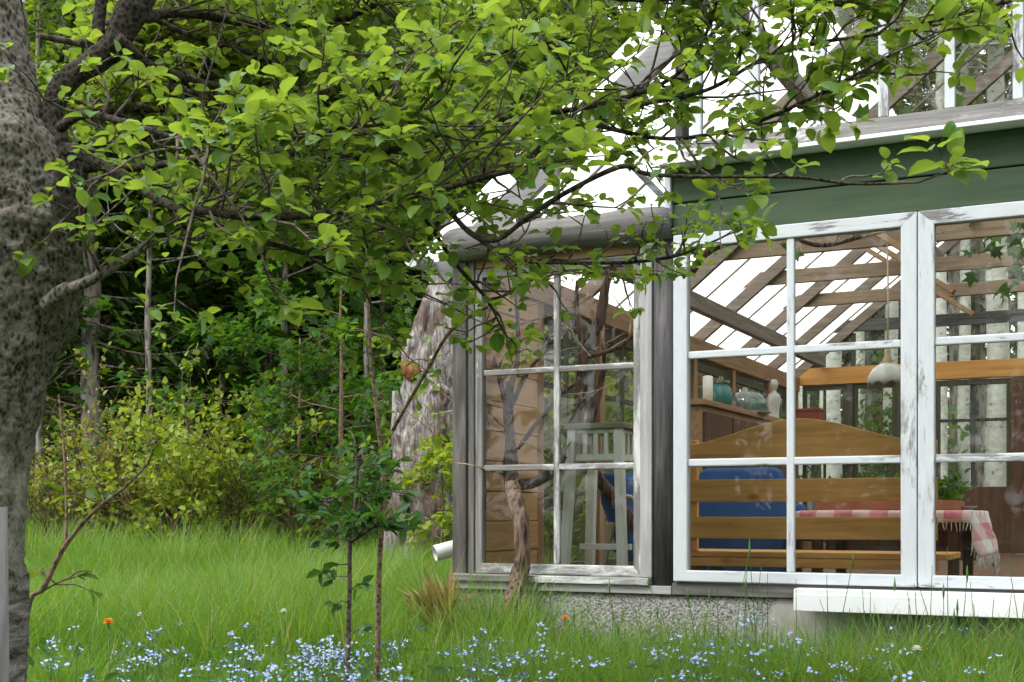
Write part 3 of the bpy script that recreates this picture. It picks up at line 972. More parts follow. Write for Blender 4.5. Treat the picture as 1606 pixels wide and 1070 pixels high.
# glazed back gable with dark bars
mb = MB()
for u in np.arange(UL + 0.6, UR - 0.3, 0.56):
    zt = roof_z(u) - 0.12
    if zt > 2.3:
        mb.box(u - 0.02, u + 0.02, bv - 0.02, bv + 0.02, 2.242, zt)
part(mb, "gable_bar", M['olive_z'])
mb = MB()
zt = 2.62; du = (zt - EAVE) / K
mb.box(UL + du - 0.1, UR - du + 0.1, bv - 0.05, bv - 0.022, zt - 0.05, zt + 0.06)
part(mb, "back_beam", M['dark_x'])
mb = MB()
uu = np.linspace(UL + 0.10, UR - 0.10, 21)
pg = [(x, bv, 2.24) for x in uu] + [(x, bv, max(2.245, roof_z(x) - 0.02)) for x in uu]
n = len(uu)
mb.add(pg, [(i, i + 1, n + i + 1, n + i) for i in range(n - 1)])
part(mb, "gable_panes", M['glass_back'], bevel=0)

# ------------------------------------------------------------------ furniture
def inside(name, label, cat, u, v, z=FLOOR, rot=0.0):
    return thing(name, label, cat, B(u, v, z), ROT + rot)

# pine bench, its back to the front windows
bvv = 0.42
ub0, _ = UZ(1052, 750, bvv); ub1, _ = UZ(1470, 750, bvv)
bw = ub1 - ub0
bench = inside("pine_bench", "orange pine bench with an arched backrest turned to the front windows", "bench", ub0 + bw / 2, bvv)
def zat(px, py, v):
    return UZ(px, py, v)[1] - FLOOR
h2 = bw / 2
zl = zat(1260, 719, bvv)            # lower edge of the arched board
ztop = zat(1245, 657, bvv); zend = zat(1460, 690, bvv)
mb = MB()
n = 33
fr_, bk_ = -0.014, 0.014
top = []
for i in range(n):
    t = -1 + 2 * i / (n - 1)
    a = abs(t)
    s = 0.5 + 0.5 * math.cos(math.pi * min(1, a / 0.93))
    top.append((t * h2, zend + (ztop - zend) * s))
vs = []
for x, z in top:
    vs += [(x, fr_, zl), (x, bk_, zl), (x, bk_, z), (x, fr_, z)]
fs = []
for i in range(n - 1):
    a, b = 4 * i, 4 * i + 4
    fs += [(a, b, b + 3, a + 3), (a + 1, a + 2, b + 2, b + 1), (a + 3, b + 3, b + 2, a + 2), (a, a + 1, b + 1, b)]
fs += [(0, 3, 2, 1), (4 * n - 4, 4 * n - 3, 4 * n - 2, 4 * n - 1)]
mb.add(vs, fs)
mb.build("arched_board", M['knotty_x'], bench, False, 0.003)
for ya, yb in ((751, 787), (811, 846)):
    mb = MB(); mb.box(-h2, h2, -0.012, 0.012, zat(1260, yb, bvv), zat(1260, ya, bvv)); mb.build("back_slat", M['knotty_x'], bench, False, 0.003)
zs = zat(1260, 866, bvv + 0.05)
mb = MB()
for k in range(3):
    mb.box(-h2 - 0.03, h2 + 0.05, 0.02 + k * 0.135, 0.02 + k * 0.135 + 0.128, zs - 0.028, zs)
mb.box(-h2, h2, 0.03, 0.05, zs - 0.075, zs - 0.03)
mb.build("seat", M['knotty_x'], bench, False, 0.004)
for sx_ in (-1, 1):
    mb = MB(); mb.box(sx_ * (h2 - 0.10) - 0.03, sx_ * (h2 - 0.10) + 0.03, 0.0142, 0.05, zs, zl + 0.10); mb.build("back_support", M['knotty_z'], bench, False, 0.003)
    for yy in (0.055, 0.36):
        mb = MB(); mb.box(sx_ * (h2 - 0.12) - 0.03, sx_ * (h2 - 0.12) + 0.03, yy, yy + 0.05, 0, zs - 0.0285); mb.build("leg", M['brown_z'], bench, False, 0.003)

# table with its checked cloth
tv0, tv1 = 0.98, 1.72
tu0, _ = UZ(1252, 800, tv0); tu1, _ = UZ(1519, 800, tv0)
tz = 0.862
tw, td = tu1 - tu0, tv1 - tv0
table = inside("dining_table", "wooden table standing behind the pine bench under a checked cloth", "table", (tu0 + tu1) / 2, (tv0 + tv1) / 2)
th_ = tz - FLOOR
mb = MB(); mb.box(-tw / 2 + .01, tw / 2 - .01, -td / 2 + .01, td / 2 - .01, th_ - 0.035, th_ - 0.006); mb.build("table_top", M['pine_x'], table, False, 0.003)
for i in (-1, 1):
    for j in (-1, 1):
        mb = MB(); mb.bar((i * (tw / 2 - 0.08), j * (td / 2 - 0.08), 0), (i * (tw / 2 - 0.08), j * (td / 2 - 0.08), th_ - 0.036), 0.05, 0.05); mb.build("leg", M['brown_z'], table, False, 0.003)
# cloth: a draped sheet whose corner hangs lowest at the right
cl_n, cl_m = 60, 48
ox, oy = 0.17, 0.17
V = []; AXs = []; AYs = []
for j in range(cl_m + 1):
    for i in range(cl_n + 1):
        s = -tw / 2 - ox + (tw + 2 * ox + 0.06) * i / cl_n
        t = -td / 2 - oy * 0.35 + (td + 2 * oy) * j / cl_m
        if s < -tw/2 - 0.03: s_eff = -tw/2 - 0.03
        dxo = max(0, abs(s) - tw / 2) * (1 if s > 0 else -1)
        dyo = max(0, abs(t) - td / 2) * (1 if t > 0 else -1)
        drop = math.hypot(dxo, dyo)
        x = min(max(s, -tw / 2), tw / 2); y = min(max(t, -td / 2), td / 2)
        if drop > 0:
            ax_, ay_ = (dxo / drop, dyo / drop)
            out = 0.012 + 0.16 * drop + 0.018 * math.sin(26 * (s + t) + 1.0) * min(1, drop / 0.08)
            x += ax_ * out; y += ay_ * out
            z = th_ - drop * 0.97
        else:
            z = th_ + 0.002 * math.sin(9 * s) * math.sin(7 * t)
        V.append((x, y, z)); AXs.append(s + 3); AYs.append(t + 3)
idx = []
for j in range(cl_m):
    for i in range(cl_n):
        a = j * (cl_n + 1) + i
        idx += [a, a + 1, a + cl_n + 2, a + cl_n + 1]
cloth_t = inside("tablecloth", "red and white checked tablecloth with a fringe hanging over the table end", "tablecloth", (tu0 + tu1) / 2, (tv0 + tv1) / 2)
cl_o = np_mesh("cloth", V, idx, [4] * (cl_m * cl_n), M['check'], cloth_t, True, {"lx": AXs, "ly": AYs})
sm = cl_o.modifiers.new("thick", 'SOLIDIFY'); sm.thickness = 0.003; sm.offset = 1
mb = MB()
for j in range(0, cl_m + 1):
    for i in (cl_n,):
        p = Vector(V[j * (cl_n + 1) + i])
        for q in range(2):
            e = p + Vector((random.uniform(-.01, .015), random.uniform(-.015, .015), -random.uniform(.03, .06)))
            mb.tube([p, (p + e) / 2 + Vector((random.uniform(-.006, .006),) * 3), e], [.003, .0025, .0015], 4)
for i in range(0, cl_n + 1):
    p = Vector(V[i])
    if i % 1 == 0:
        e = p + Vector((random.uniform(-.01, .01), random.uniform(-.01, .0), -random.uniform(.03, .05)))
        mb.tube([p, e], [.003, .0015], 4)
mb.build("fringe", M['wax'], cloth_t)

# seedling tray on the table
rg = np.random.default_rng(3)
tray = thing("seedling_tray", "low tray of green seedlings on the checked tablecloth behind the bench", "plant tray", B((tu0 + tu1) / 2 - 0.03, (tv0 + tv1) / 2 + 0.05, tz + 0.004), ROT)
mb = MB(); mb.box(-0.36, 0.36, -0.17, 0.17, 0, 0.05); mb.build("tray", M['terracotta'], tray, False, 0.006)
pp = np.column_stack([rg.uniform(-0.36, 0.36, 900), rg.uniform(-0.17, 0.17, 900), rg.uniform(0.05, 0.16, 900)])
ax_ = np.column_stack([rg.normal(0, 1, 900), rg.normal(0, 1, 900), rg.uniform(0.1, 1.2, 900)])
scatter("leaves", leaf_mid(), pp, ax_, rg.normal(0, .5, (900, 3)) + (0, 0, 1), rg.uniform(.03, .06, 900), M['maple_leaf'], tray)
# small plate on the table edge
plate = thing("saucer", "small white saucer at the right end of the table", "saucer", B(tu1 - 0.10, tv0 + 0.5, tz + 0.004), ROT)
mb = MB(); mb.lathe((0, 0, 0), [(0.0, 0.0), (0.05, 0.0), (0.085, 0.02), (0.088, 0.022), (0.05, 0.006), (0.0, 0.005)], 24); mb.build("dish", M['porcelain'], plate, True)

# blue chair behind the bench (left)
uc0, zc0 = UZ(1086, 735, 1.15); uc1, _ = UZ(1229, 735, 1.15)
bc = inside("blue_chair", "wide blue cloth covered chair between the pine bench and the cupboard", "chair", (uc0 + uc1) / 2, 1.15)
hw = (uc1 - uc0) / 2
mb = MB()
zc = zc0 - FLOOR
prof = [(0.0, hw + 0.015, 0.0), (0.35, hw + 0.012, 0.0), (zc - 0.06, hw - 0.02, 0.05), (zc - 0.015, hw - 0.04, 0.06), (zc, hw - 0.07, 0.075)]
vs = []
for z, w_, off in prof:
    vs += [(-w_, off - 0.04, z), (w_, off - 0.04, z), (w_, off + 0.07, z), (-w_, off + 0.07, z)]
fs = []
for i in range(len(prof) - 1):
    a = 4 * i
    for k in range(4):
        fs.append((a + k, a + (k + 1) % 4, a + 4 + (k + 1) % 4, a + 4 + k))
fs += [(3, 2, 1, 0), tuple(4 * len(prof) - 4 + k for k in range(4))]
mb.add(vs, fs)
mb.build("covered_back", M['bluecloth'], bc, False, 0.02)
mb = MB(); mb.box(-hw, hw, 0.115, 0.55, 0.30, 0.42); mb.build("seat", M['bluecloth'], bc, False, 0.03)
for i in (-1, 1):
    mb = MB(); mb.bar((i * (hw - .05), 0.50, 0), (i * (hw - .05), 0.50, 0.30), 0.05, 0.05); mb.build("leg", M['brown_z'], bc, False, 0.003)

# lounge chair with bentwood arm seen through the left window
lv = 1.05
lc_u, _ = UZ(972, 800, lv)
lc = inside("lounge_chair", "blue lounge chair with a pale bent wooden arm behind the slatted stand", "chair", lc_u, lv)
def lp(px, py, dv=0.0):
    u, z = UZ(px, py, lv + dv)
    return Vector((u - lc_u, dv, z - FLOOR))
mb = MB()
# sling back: a padded shape wider at the top
prof = [(742, 944, 986), (752, 938, 992), (790, 942, 996), (830, 957, 1000), (880, 972, 1003)]
vs = []
for y, xa, xb in prof:
    a, b = lp(xa, y, -0.02), lp(xb, y, 0.10)
    vs += [(a.x, -0.03, a.z), (b.x, -0.03, b.z), (b.x, 0.20, a.z), (a.x, 0.20, a.z)]
fs = []
for i in range(len(prof) - 1):
    a = 4 * i
    for k in range(4):
        fs.append((a + k, a + 4 + k, a + 4 + (k + 1) % 4, a + (k + 1) % 4))
fs += [(0, 1, 2, 3), tuple(4 * len(prof) - 4 + k for k in (3, 2, 1, 0))]
mb.add(vs, fs)
mb.build("sling_back", M['bluecloth'], lc, False, 0.03)
for dv in (-0.06, 0.30):
    arm = spline([lp(926, 756, dv), lp(940, 765, dv), lp(965, 776, dv), lp(992, 782, dv), lp(1003, 800, dv), lp(1006, 850, dv), lp(1010, 885, dv)], 5)
    arm = np.vstack([arm, arm[-1] + [0.01, 0, -(arm[-1][2])]]) if arm[-1][2] > 0 else arm
    mb = MB(); mb.tube([Vector(a) for a in arm], [0.016] * len(arm), 8); mb.build("arm", M['palewood'], lc, True)
    a = lp(955, 820, dv); 
    mb = MB(); mb.bar((a.x + 0.02, dv, a.z), (a.x - 0.05, dv, 0), 0.03, 0.03); mb.build("leg", M['palewood'], lc, False, 0.004)
mb = MB(); mb.box(lp(960, 850).x, lp(960, 850).x + 0.3, 0.0, 0.25, 0.15, 0.19); mb.build("seat", M['bluecloth'], lc, False, 0.012)

# tall slatted stand
sv = 0.33
su0, _ = UZ(893, 700, sv); su1, _ = UZ(972, 700, sv)
stt = zat(930, 664, sv)
st_ = inside("slatted_stand", "tall pale grey green slatted plant stand behind the left window", "plant stand", (su0 + su1) / 2, sv + 0.15)
sw = (su1 - su0) / 2 + 0.005; sd = 0.15
mb = MB(); mb.box(-sw - 0.025, sw + 0.025, -sd - 0.025, sd + 0.025, stt - 0.028, stt); mb.build("top", M['stand_top'], st_, False, 0.004)
for i in (-1, 1):
    for j in (-1, 1):
        mb = MB(); mb.bar((i * (sw + 0.02), j * (sd + 0.02), 0), (i * (sw - 0.018), j * (sd - 0.018), stt - 0.029), 0.045, 0.045, (0, 1, 0)); mb.build("leg", M['stand'], st_, False, 0.003)
zb = zat(930, 716, sv)
mb = MB()
for j in (-1, 1):
    mb.box(-sw + 0.005, sw - 0.005, j * (sd - 0.02) - 0.009, j * (sd - 0.02) + 0.009, zb - 0.02, zb + 0.012)
    mb.box(-sw + 0.005, sw - 0.005, j * (sd - 0.02) - 0.009, j * (sd - 0.02) + 0.009, stt - 0.05, stt - 0.030)
for i in (-1, 1):
    mb.box(i * (sw - 0.02) - 0.009, i * (sw - 0.02) + 0.009, -sd + 0.005, sd - 0.005, zb - 0.02, zb + 0.012)
    mb.box(i * (sw - 0.02) - 0.009, i * (sw - 0.02) + 0.009, -sd + 0.005, sd - 0.005, stt - 0.05, stt - 0.030)
mb.build("apron_rail", M['stand'], st_, False, 0.002)
for k in range(3):
    x = -sw + 0.03 + (2 * sw - 0.06) * (k + 1) / 4
    for j in (-1, 1):
        mb = MB(); mb.box(x - 0.012, x + 0.012, j * (sd - 0.02) - 0.006, j * (sd - 0.02) + 0.006, zb + 0.0125, stt - 0.0505); mb.build("slat", M['stand'], st_, False, 0.002)
    y = -sd + 0.03 + (2 * sd - 0.06) * (k + 1) / 4
    for i in (-1, 1):
        mb = MB(); mb.box(i * (sw - 0.02) - 0.006, i * (sw - 0.02) + 0.006, y - 0.012, y + 0.012, zb + 0.0125, stt - 0.0505); mb.build("slat", M['stand'], st_, False, 0.002)
mb = MB(); mb.box(-sw, sw, -0.012, 0.012, 0.18, 0.21); mb.build("stretcher", M['stand'], st_, False, 0.002)

# cupboard along the left wall, in the far part, with jars on it
cu0, cu1 = UL + 0.12, UL + 0.50
cv0, cv1 = 2.45, 5.1
ctop = 1.60
cup = inside("wooden_cupboard", "long brown wooden cupboard along the left glass wall inside", "cupboard", (cu0 + cu1) / 2, (cv0 + cv1) / 2)
mb = MB(); mb.box(-0.17, 0.17, -1.30, 1.30, 0.05, ctop - FLOOR - 0.04); mb.build("body", M['timber_y'], cup, False, 0.004)
mb = MB(); mb.box(-0.20, 0.20, -1.33, 1.33, ctop - FLOOR - 0.038, ctop - FLOOR); mb.build("top_board", M['timber_y'], cup, False, 0.004)
for k in range(4):
    y = -1.27 + 0.64 * k
    mb = MB(); mb.box(0.172, 0.190, y, y + 0.60, 0.10, ctop - FLOOR - 0.08); d_ = mb.build("door", M['brown_z'], cup, False, 0.004)
    mb = MB(); mb.lathe((0.205, y + 0.52, 0.62), [(0, -0.012), (0.012, -0.008), (0.014, 0.0), (0.012, 0.008), (0, 0.012)], 10); mb.build("knob", M['brass'], d_, True)
def on_cup(name, label, cat, px, u, dz=0.0):
    # where the sight line of that column meets the cupboard top
    dx = (px - 803) / F
    # solve v for given u
    v = (OX + u * CS - dx * (OY - u * SN)) / (dx * CS - SN)
    return thing(name, label, cat, B(u, v, ctop + dz), ROT)
o = on_cup("teal_jar", "round teal glazed jar on the long cupboard", "jar", 1130, -0.80)
mb = MB(); mb.lathe((0, 0, 0), [(0, 0), (0.07, 0.0), (0.085, 0.06), (0.08, 0.14), (0.055, 0.17), (0.06, 0.18)], 20); mb.build("body", M['teal'], o, True)
mb = MB(); mb.lathe((0, 0, 0.18), [(0.066, 0), (0.066, 0.02), (0.02, 0.03), (0.02, 0.05), (0, 0.052)], 20); mb.build("lid", M['jar'], o, True)
o = on_cup("glass_dome", "wide clear glass dish on the long cupboard beside the teal jar", "glass dish", 1168, -0.78)
mb = MB(); mb.lathe((0, 0, 0), [(0.0, 0.01), (0.15, 0.01), (0.17, 0.05), (0.165, 0.10), (0.12, 0.15), (0.03, 0.17), (0.02, 0.20), (0, 0.20)], 24); mb.build("dome", M['jar'], o, True)
mb = MB(); mb.lathe((0, 0, 0), [(0.0, 0.0), (0.19, 0.0), (0.20, 0.012), (0.0, 0.009)], 24); mb.build("plate", M['porcelain'], o, True)
o = on_cup("mint_tin", "small mint green tin at the far end of the long cupboard", "tin", 1190, -0.70)
mb = MB(); mb.lathe((0, 0, 0), [(0, 0), (0.06, 0), (0.06, 0.07), (0.064, 0.07), (0.064, 0.10), (0, 0.102)], 18); mb.build("body", M['mint'], o, True)
o = on_cup("white_candle", "thick white candle at the near end of the long cupboard", "candle", 1110, -0.82)
mb = MB(); mb.lathe((0, 0, 0), [(0, 0), (0.035, 0), (0.035, 0.21), (0.02, 0.215), (0, 0.205)], 16); mb.build("wax", M['wax'], o, True)
mb = MB(); mb.tube([(0, 0, 0.205), (0.002, 0, 0.225)], [0.002, 0.001], 5); mb.build("wick", M['black'], o)
o = on_cup("plaster_bust", "pale grey figurine standing at the back end of the cupboard", "figurine", 1214, -0.86)
mb = MB(); mb.lathe((0, 0, 0), [(0, 0), (0.08, 0), (0.08, 0.04), (0.06, 0.06), (0.065, 0.18), (0.085, 0.30), (0.07, 0.36), (0.03, 0.39), (0.028, 0.42), (0.05, 0.46), (0.052, 0.50), (0.03, 0.545), (0, 0.55)], 18); mb.build("figure", M['plaster'], o, True).scale = (.68, .68, .68)
# red box near the back wall
ru, rz = UZ(1268, 672, 6.35)
o = thing("red_box", "small dull red box on a shelf by the back windows", "box", B(ru, 6.35, rz), ROT)
mb = MB(); mb.box(-0.13, 0.13, -0.1, 0.1, 0, 0.15); mb.build("body", M['brick_red'], o, False, 0.004)
mb = MB(); mb.box(-0.135, 0.135, -0.105, 0.105, 0.152, 0.18); mb.build("lid", M['brick_red'], o, False, 0.004)
o = thing("wall_shelf", "plain wooden shelf board under the back windows", "shelf", B(ru + .05, 6.4, rz - 0.03), ROT)
mb = MB(); mb.box(-0.35, 0.35, -0.13, 0.28, 0, 0.028); mb.build("board", M['timber_x'], o, False, 0.003)
for x in (-0.25, 0.25):
    mb = MB(); mb.bar((x, 0.26, -0.22), (x, -0.08, -0.012), 0.025, 0.025, (1, 0, 0)); mb.build("bracket", M['timber_z'], o)

# pendant lamp
pu, _ = UZ(1392, 580, 2.70)
zl_ = UZ(1392, 603, 2.70)[1]
lamp = thing("pendant_lamp", "white scalloped glass lamp hanging on a long cord from the beam", "lamp", B(pu, 2.70, zl_), ROT)
mb = MB()
n = 32
prof = [(0.115, 0.0), (0.122, 0.02), (0.115, 0.06), (0.09, 0.10), (0.055, 0.125), (0.03, 0.135)]
vs = []
for k, (r, z) in enumerate(prof):
    for i in range(n):
        t = 2 * math.pi * i / n
        sc = 1 + 0.05 * math.cos(8 * t) * (1 - k / len(prof))
        vs.append((r * sc * math.cos(t), r * sc * math.sin(t), z - (0.014 * math.cos(8 * t) if k == 0 else 0)))
mb.add(vs, [(k * n + i, k * n + (i + 1) % n, (k + 1) * n + (i + 1) % n, (k + 1) * n + i) for k in range(len(prof) - 1) for i in range(n)])
s_ = mb.build("lamp_shade", M['porcelain'], lamp, True)
s_.modifiers.new("thick", 'SOLIDIFY').thickness = 0.004
mb = MB(); mb.lathe((0, 0, 0.13), [(0.032, 0), (0.03, 0.03), (0.018, 0.05), (0.02, 0.08), (0.01, 0.10), (0, 0.10)], 16); mb.build("lamp_holder", M['brass'], lamp, True)
mb = MB(); mb.tube([(0, 0, 0.23), (0.004, 0, (2.56 - zl_) * 0.6), (0, 0, 2.56 - zl_)], [0.006] * 3, 6); mb.build("cord", M['cord'], lamp, True)

# ------------------------------------------------------------------ vines
def vine(name, label, main, branches, twig_n, leaf_n, seed, mat, leaf_area):
    rg = np.random.default_rng(seed)
    t = thing(name, label, "vine", B(*main[0][:3]), ROT)
    base = Vector(main[0][:3])
    mb = MB()
    s = spline(main, 7)
    mb.tube([Vector(r[:3]) - base for r in s], list(s[:, 3] * .86), 44, 0.34, 22, kz=.35)
    mb.build("trunk", mat, t, True)
    for br in branches:
        s = spline(br, 6)
        mb = MB(); mb.tube([Vector(r[:3]) - base for r in s], list(s[:, 3]), 8, 0.18, 18)
        mb.build("branch", mat, t, True)
    mb = MB()
    lp_, la_ = [], []
    for br in [main] + branches:
        s = spline(br, 6)
        for k in range(twig_n):
            i = rg.integers(len(s) // 2, len(s))
            p = Vector(s[i][:3]) - base
            d = Vector((rg.normal(0, .6), rg.normal(0, .35), abs(rg.normal(0.5, .5)))).normalized()
            ln = rg.uniform(.2, .6)
            q = [p]
            for st in range(4):
                d = (d + Vector((rg.normal(0, .25), rg.normal(0, .2), rg.normal(-.02, .2)))).normalized()
                q.append(q[-1] + d * ln / 4)
            mb.tube(q, [.006, .005, .004, .003, .0015], 5)
    mb.build("twigs", M['vine_bark_pale'], t, True)
    if leaf_n:
        (u0, u1), (v0, v1), (z0, z1) = leaf_area
        c = np.column_stack([rg.uniform(u0, u1, leaf_n), rg.uniform(v0, v1, leaf_n), rg.uniform(z0, z1, leaf_n)]) - np.array(base)
        scatter("leaves", leaf_lobed(), c, np.column_stack([rg.normal(0, 1, leaf_n), rg.normal(0, 1, leaf_n), rg.normal(-.6, .5, leaf_n)]),
                rg.normal(0, .7, (leaf_n, 3)) + (0, -.3, .8), rg.uniform(.06, .13, leaf_n), M['vine_leaf'], t)
    return t

def R(px, py, v, r):
    u, z = UZ(px, py, v)
    return (u, v, z, r)

vine("grape_vine", "thick peeling grapevine climbing from the grass through the left window", 
     [R(786, 1000, -0.30, .050), R(796, 955, -0.27, .048), R(812, 915, -0.14, .044), R(820, 870, -0.085, .044), R(817, 825, -0.075, .043), R(810, 790, -0.05, .046), R(803, 748, 0.085, .042), R(801, 700, 0.14, .034), R(797, 650, 0.2, .028), R(800, 600, 0.22, .024)],
     [[R(806, 760, 0.06, .03), R(835, 758, 0.13, .028), R(862, 742, 0.2, .026), R(885, 715, 0.26, .018)],
      [R(799, 660, 0.2, .016), R(785, 600, 0.22, .012), R(770, 550, 0.25, .008)],
      [R(800, 610, 0.2, .016), R(812, 560, 0.24, .012), R(812, 500, 0.28, .010), R(806, 440, 0.3, .007)],
      [R(800, 640, 0.2, .014), R(830, 580, 0.24, .010), R(868, 540, 0.28, .006)],
      [R(812, 705, 0.2, .01), R(845, 660, 0.25, .011), R(880, 620, 0.3, .009), R(905, 600, 0.3, .005)]], 3, 0, 5, M['vine_bark'], None)
vine("grape_vine", "pale bare vine stem rising to the rafters behind the slatted stand",
     [(-0.33, 0.95, FLOOR, .04), R(905, 700, 0.95, .040), R(908, 650, 0.95, .042), R(912, 590, 0.95, .036), R(918, 545, 0.95, .04), R(940, 505, 0.92, .034), R(948, 460, 0.9, .03), R(958, 410, 0.9, .02)],
     [[R(925, 665, 0.9, .025), R(940, 610, 0.9, .02), R(948, 570, 0.9, .014), R(945, 540, 0.9, .008)],
      [R(915, 545, 0.95, .022), R(905, 490, 0.95, .016), R(905, 440, 0.95, .01)],
      [R(925, 560, 0.9, .012), R(970, 545, 0.8, .012), R(1000, 520, 0.75, .011), R(1030, 500, 0.7, .01)],
      [R(1085, 425, 0.5, .02), R(1110, 395, 0.55, .02), R(1150, 378, 0.6, .018), R(1210, 372, 0.7, .016)],
      [R(1240, 372, 0.8, .012), R(1290, 385, 0.9, .012), R(1350, 372, 1.0, .010)]], 5, 60, 11, M['vine_bark'], ((-0.2, 1.6), (0.6, 2.2), (2.35, 3.1)))
vine("grape_vine", "leafy green vine hanging under the roof near the pendant lamp",
     [(1.75, 3.1, FLOOR, .03), (1.75, 3.05, 1.2, .028), (1.72, 3.0, 2.0, .024), (1.6, 2.9, 2.5, .018), (1.3, 2.9, 2.7, .012)],
     [[(1.72, 3.0, 2.3, .012), (2.2, 3.1, 2.6, .010), (2.8, 3.2, 2.6, .006)]], 6, 420, 12, M['vine_bark'], ((1.0, 3.2), (2.2, 4.2), (2.25, 2.95)))

# ------------------------------------------------------------------ trees: builders
def grow(rg, p, d, ln, r, lvl, maxl, tubes, tips, up=0.05, ang=0.9, kids=(6, 5, 4)):
    n = 5
    pts = [Vector(p)]
    dd = Vector(d).normalized()
    for i in range(n):
        dd = (dd + Vector((rg.normal(0, .14), rg.normal(0, .14), rg.normal(up, .10)))).normalized()
        pts.append(pts[-1] + dd * (ln / n))
    rads = [max(.0015, r * (1 - .75 * i / n)) for i in range(n + 1)]
    tubes.append((pts, rads))
    if lvl >= maxl:
        tips.append(pts)
        return
    for k in range(kids[lvl]):
        f = rg.uniform(.3, 1.0) * n
        i = min(n - 1, int(f)); fr = f - i
        q = pts[i].lerp(pts[i + 1], fr)
        ax = Vector((rg.normal(), rg.normal(), rg.normal())).normalized()
        side = dd.cross(ax).normalized()
        a = ang * rg.uniform(.6, 1.25)
        nd = dd * math.cos(a) + side * math.sin(a)
        nd.z *= 0.7
        grow(rg, q, nd, ln * rg.uniform(.45, .65), r * .5, lvl + 1, maxl, tubes, tips, up, ang, kids)

def leafy(rg, tips, per, size, tmpl, mat, parent, name="crown", flat=0.8, spread=0.05, width=1.0):
    pos, ax, nr = [], [], []
    for pts in tips:
        for k in range(per):
            f = rg.uniform(0.15, 1) * (len(pts) - 1)
            i = min(len(pts) - 2, int(f))
            q = pts[i].lerp(pts[i + 1], f - i)
            d = (pts[i + 1] - pts[i]).normalized()
            pos.append(q + Vector(rg.normal(0, spread, 3)))
            a = d + Vector(rg.normal(0, .8, 3)); a.z -= .15
            ax.append(a); nr.append(Vector(rg.normal(0, .55, 3)) + Vector((0, 0, flat)))
    N = len(pos)
    return scatter(name, tmpl, np.array(pos), np.array(ax), np.array(nr), rg.uniform(size * .6, size * 1.25, N), mat, parent, width)

def deciduous(name, label, cat, loc, H, r, crown0, reach, seed, leaf, lmat, lsize, per, bmat, limbs=11, lean=(0, 0), group=None, kids=(6, 5), flat=.8, up=.05, thing_=None):
    rg = np.random.default_rng(seed)
    t = thing_ or thing(name, label, cat, loc, 0, group)
    n = 12
    pts = []
    for i in range(n + 1):
        f = i / n
        pts.append(Vector((lean[0] * f * H + rg.normal(0, .02) * H * .1 * (i > 0), lean[1] * f * H + rg.normal(0, .02) * H * .1 * (i > 0), -0.1 + f * H)))
    mb = MB()
    mb.tube(pts, [r * (1.25 if i == 0 else 1) * (1 - .85 * i / n) + .004 for i in range(n + 1)], 10, .12, 5)
    mb.build("trunk", bmat, t, True)
    tubes, tips = [], []
    for k in range(limbs):
        f = crown0 + (1 - crown0) * (k + rg.uniform(0, .8)) / limbs
        i = min(n - 1, int(f * n))
        q = pts[i].lerp(pts[i + 1], f * n - i)
        a = k * 2.4 + rg.uniform(-.5, .5)
        ln = reach * (1.05 - .6 * (f - crown0) / (1 - crown0 + 1e-6)) * rg.uniform(.75, 1.15)
        grow(rg, q, (math.cos(a), math.sin(a), rg.uniform(.1, .5)), ln, r * .34 * (1.1 - .6 * f), 0, 2, tubes, tips, up, .9, kids)
    mb = MB()
    for pp, rr in tubes:
        mb.tube(pp, rr, 5, cap=False)
    mb.build("limbs", bmat, t, True)
    leafy(rg, tips, per, lsize, leaf, lmat, t, flat=flat)
    return t

def spruce_arrays(seed, H, r, z0, lmax, dense=1.0):
    """returns trunk tubes and needle spray transforms of one spruce"""
    rg = np.random.default_rng(seed)
    pos, ax, nr, sz = [], [], [], []
    tubes = []
    z = z0
    while z < H - .3:
        f = (z - z0) / (H - z0)
        nb = int(rg.integers(4, 7))
        for k in range(nb):
            a = rg.uniform(0, 2 * math.pi)
            ln = lmax * (1 - f) ** .8 * rg.uniform(.6, 1.1) + .15
            dirv = np.array([math.cos(a), math.sin(a), 0])
            sag = rg.uniform(.15, .45)
            m = 7
            pts = []
            for i in range(m + 1):
                s = i / m
                pts.append(np.array([0, 0, z]) + dirv * ln * s + np.array([0, 0, -sag * ln * s + .35 * ln * s * s]))
            tubes.append(([Vector(p) for p in pts], [max(.004, .022 * (1 - .85 * i / m) * (1 - .5 * f)) for i in range(m + 1)]))
            cnt = int(ln * 26 * dense) + 4
            side = np.array([-dirv[1], dirv[0], 0])
            for i in range(cnt):
                s = rg.uniform(.12, 1) ** .8
                j = min(m - 1, int(s * m))
                p = pts[j] + (pts[j + 1] - pts[j]) * (s * m - j)
                sd = side * rg.choice((-1, 1))
                d = dirv * rg.uniform(.3, 1) + sd * rg.uniform(.2, 1) + np.array([0, 0, rg.uniform(-.75, .05)])
                pos.append(p); ax.append(d); nr.append(np.array([rg.normal(0, .4), rg.normal(0, .4), 1])); sz.append(rg.uniform(.22, .5) * (1 - .45 * s))
        z += rg.uniform(.26, .46)
    return tubes, np.array(pos), np.array(ax), np.array(nr), np.array(sz)

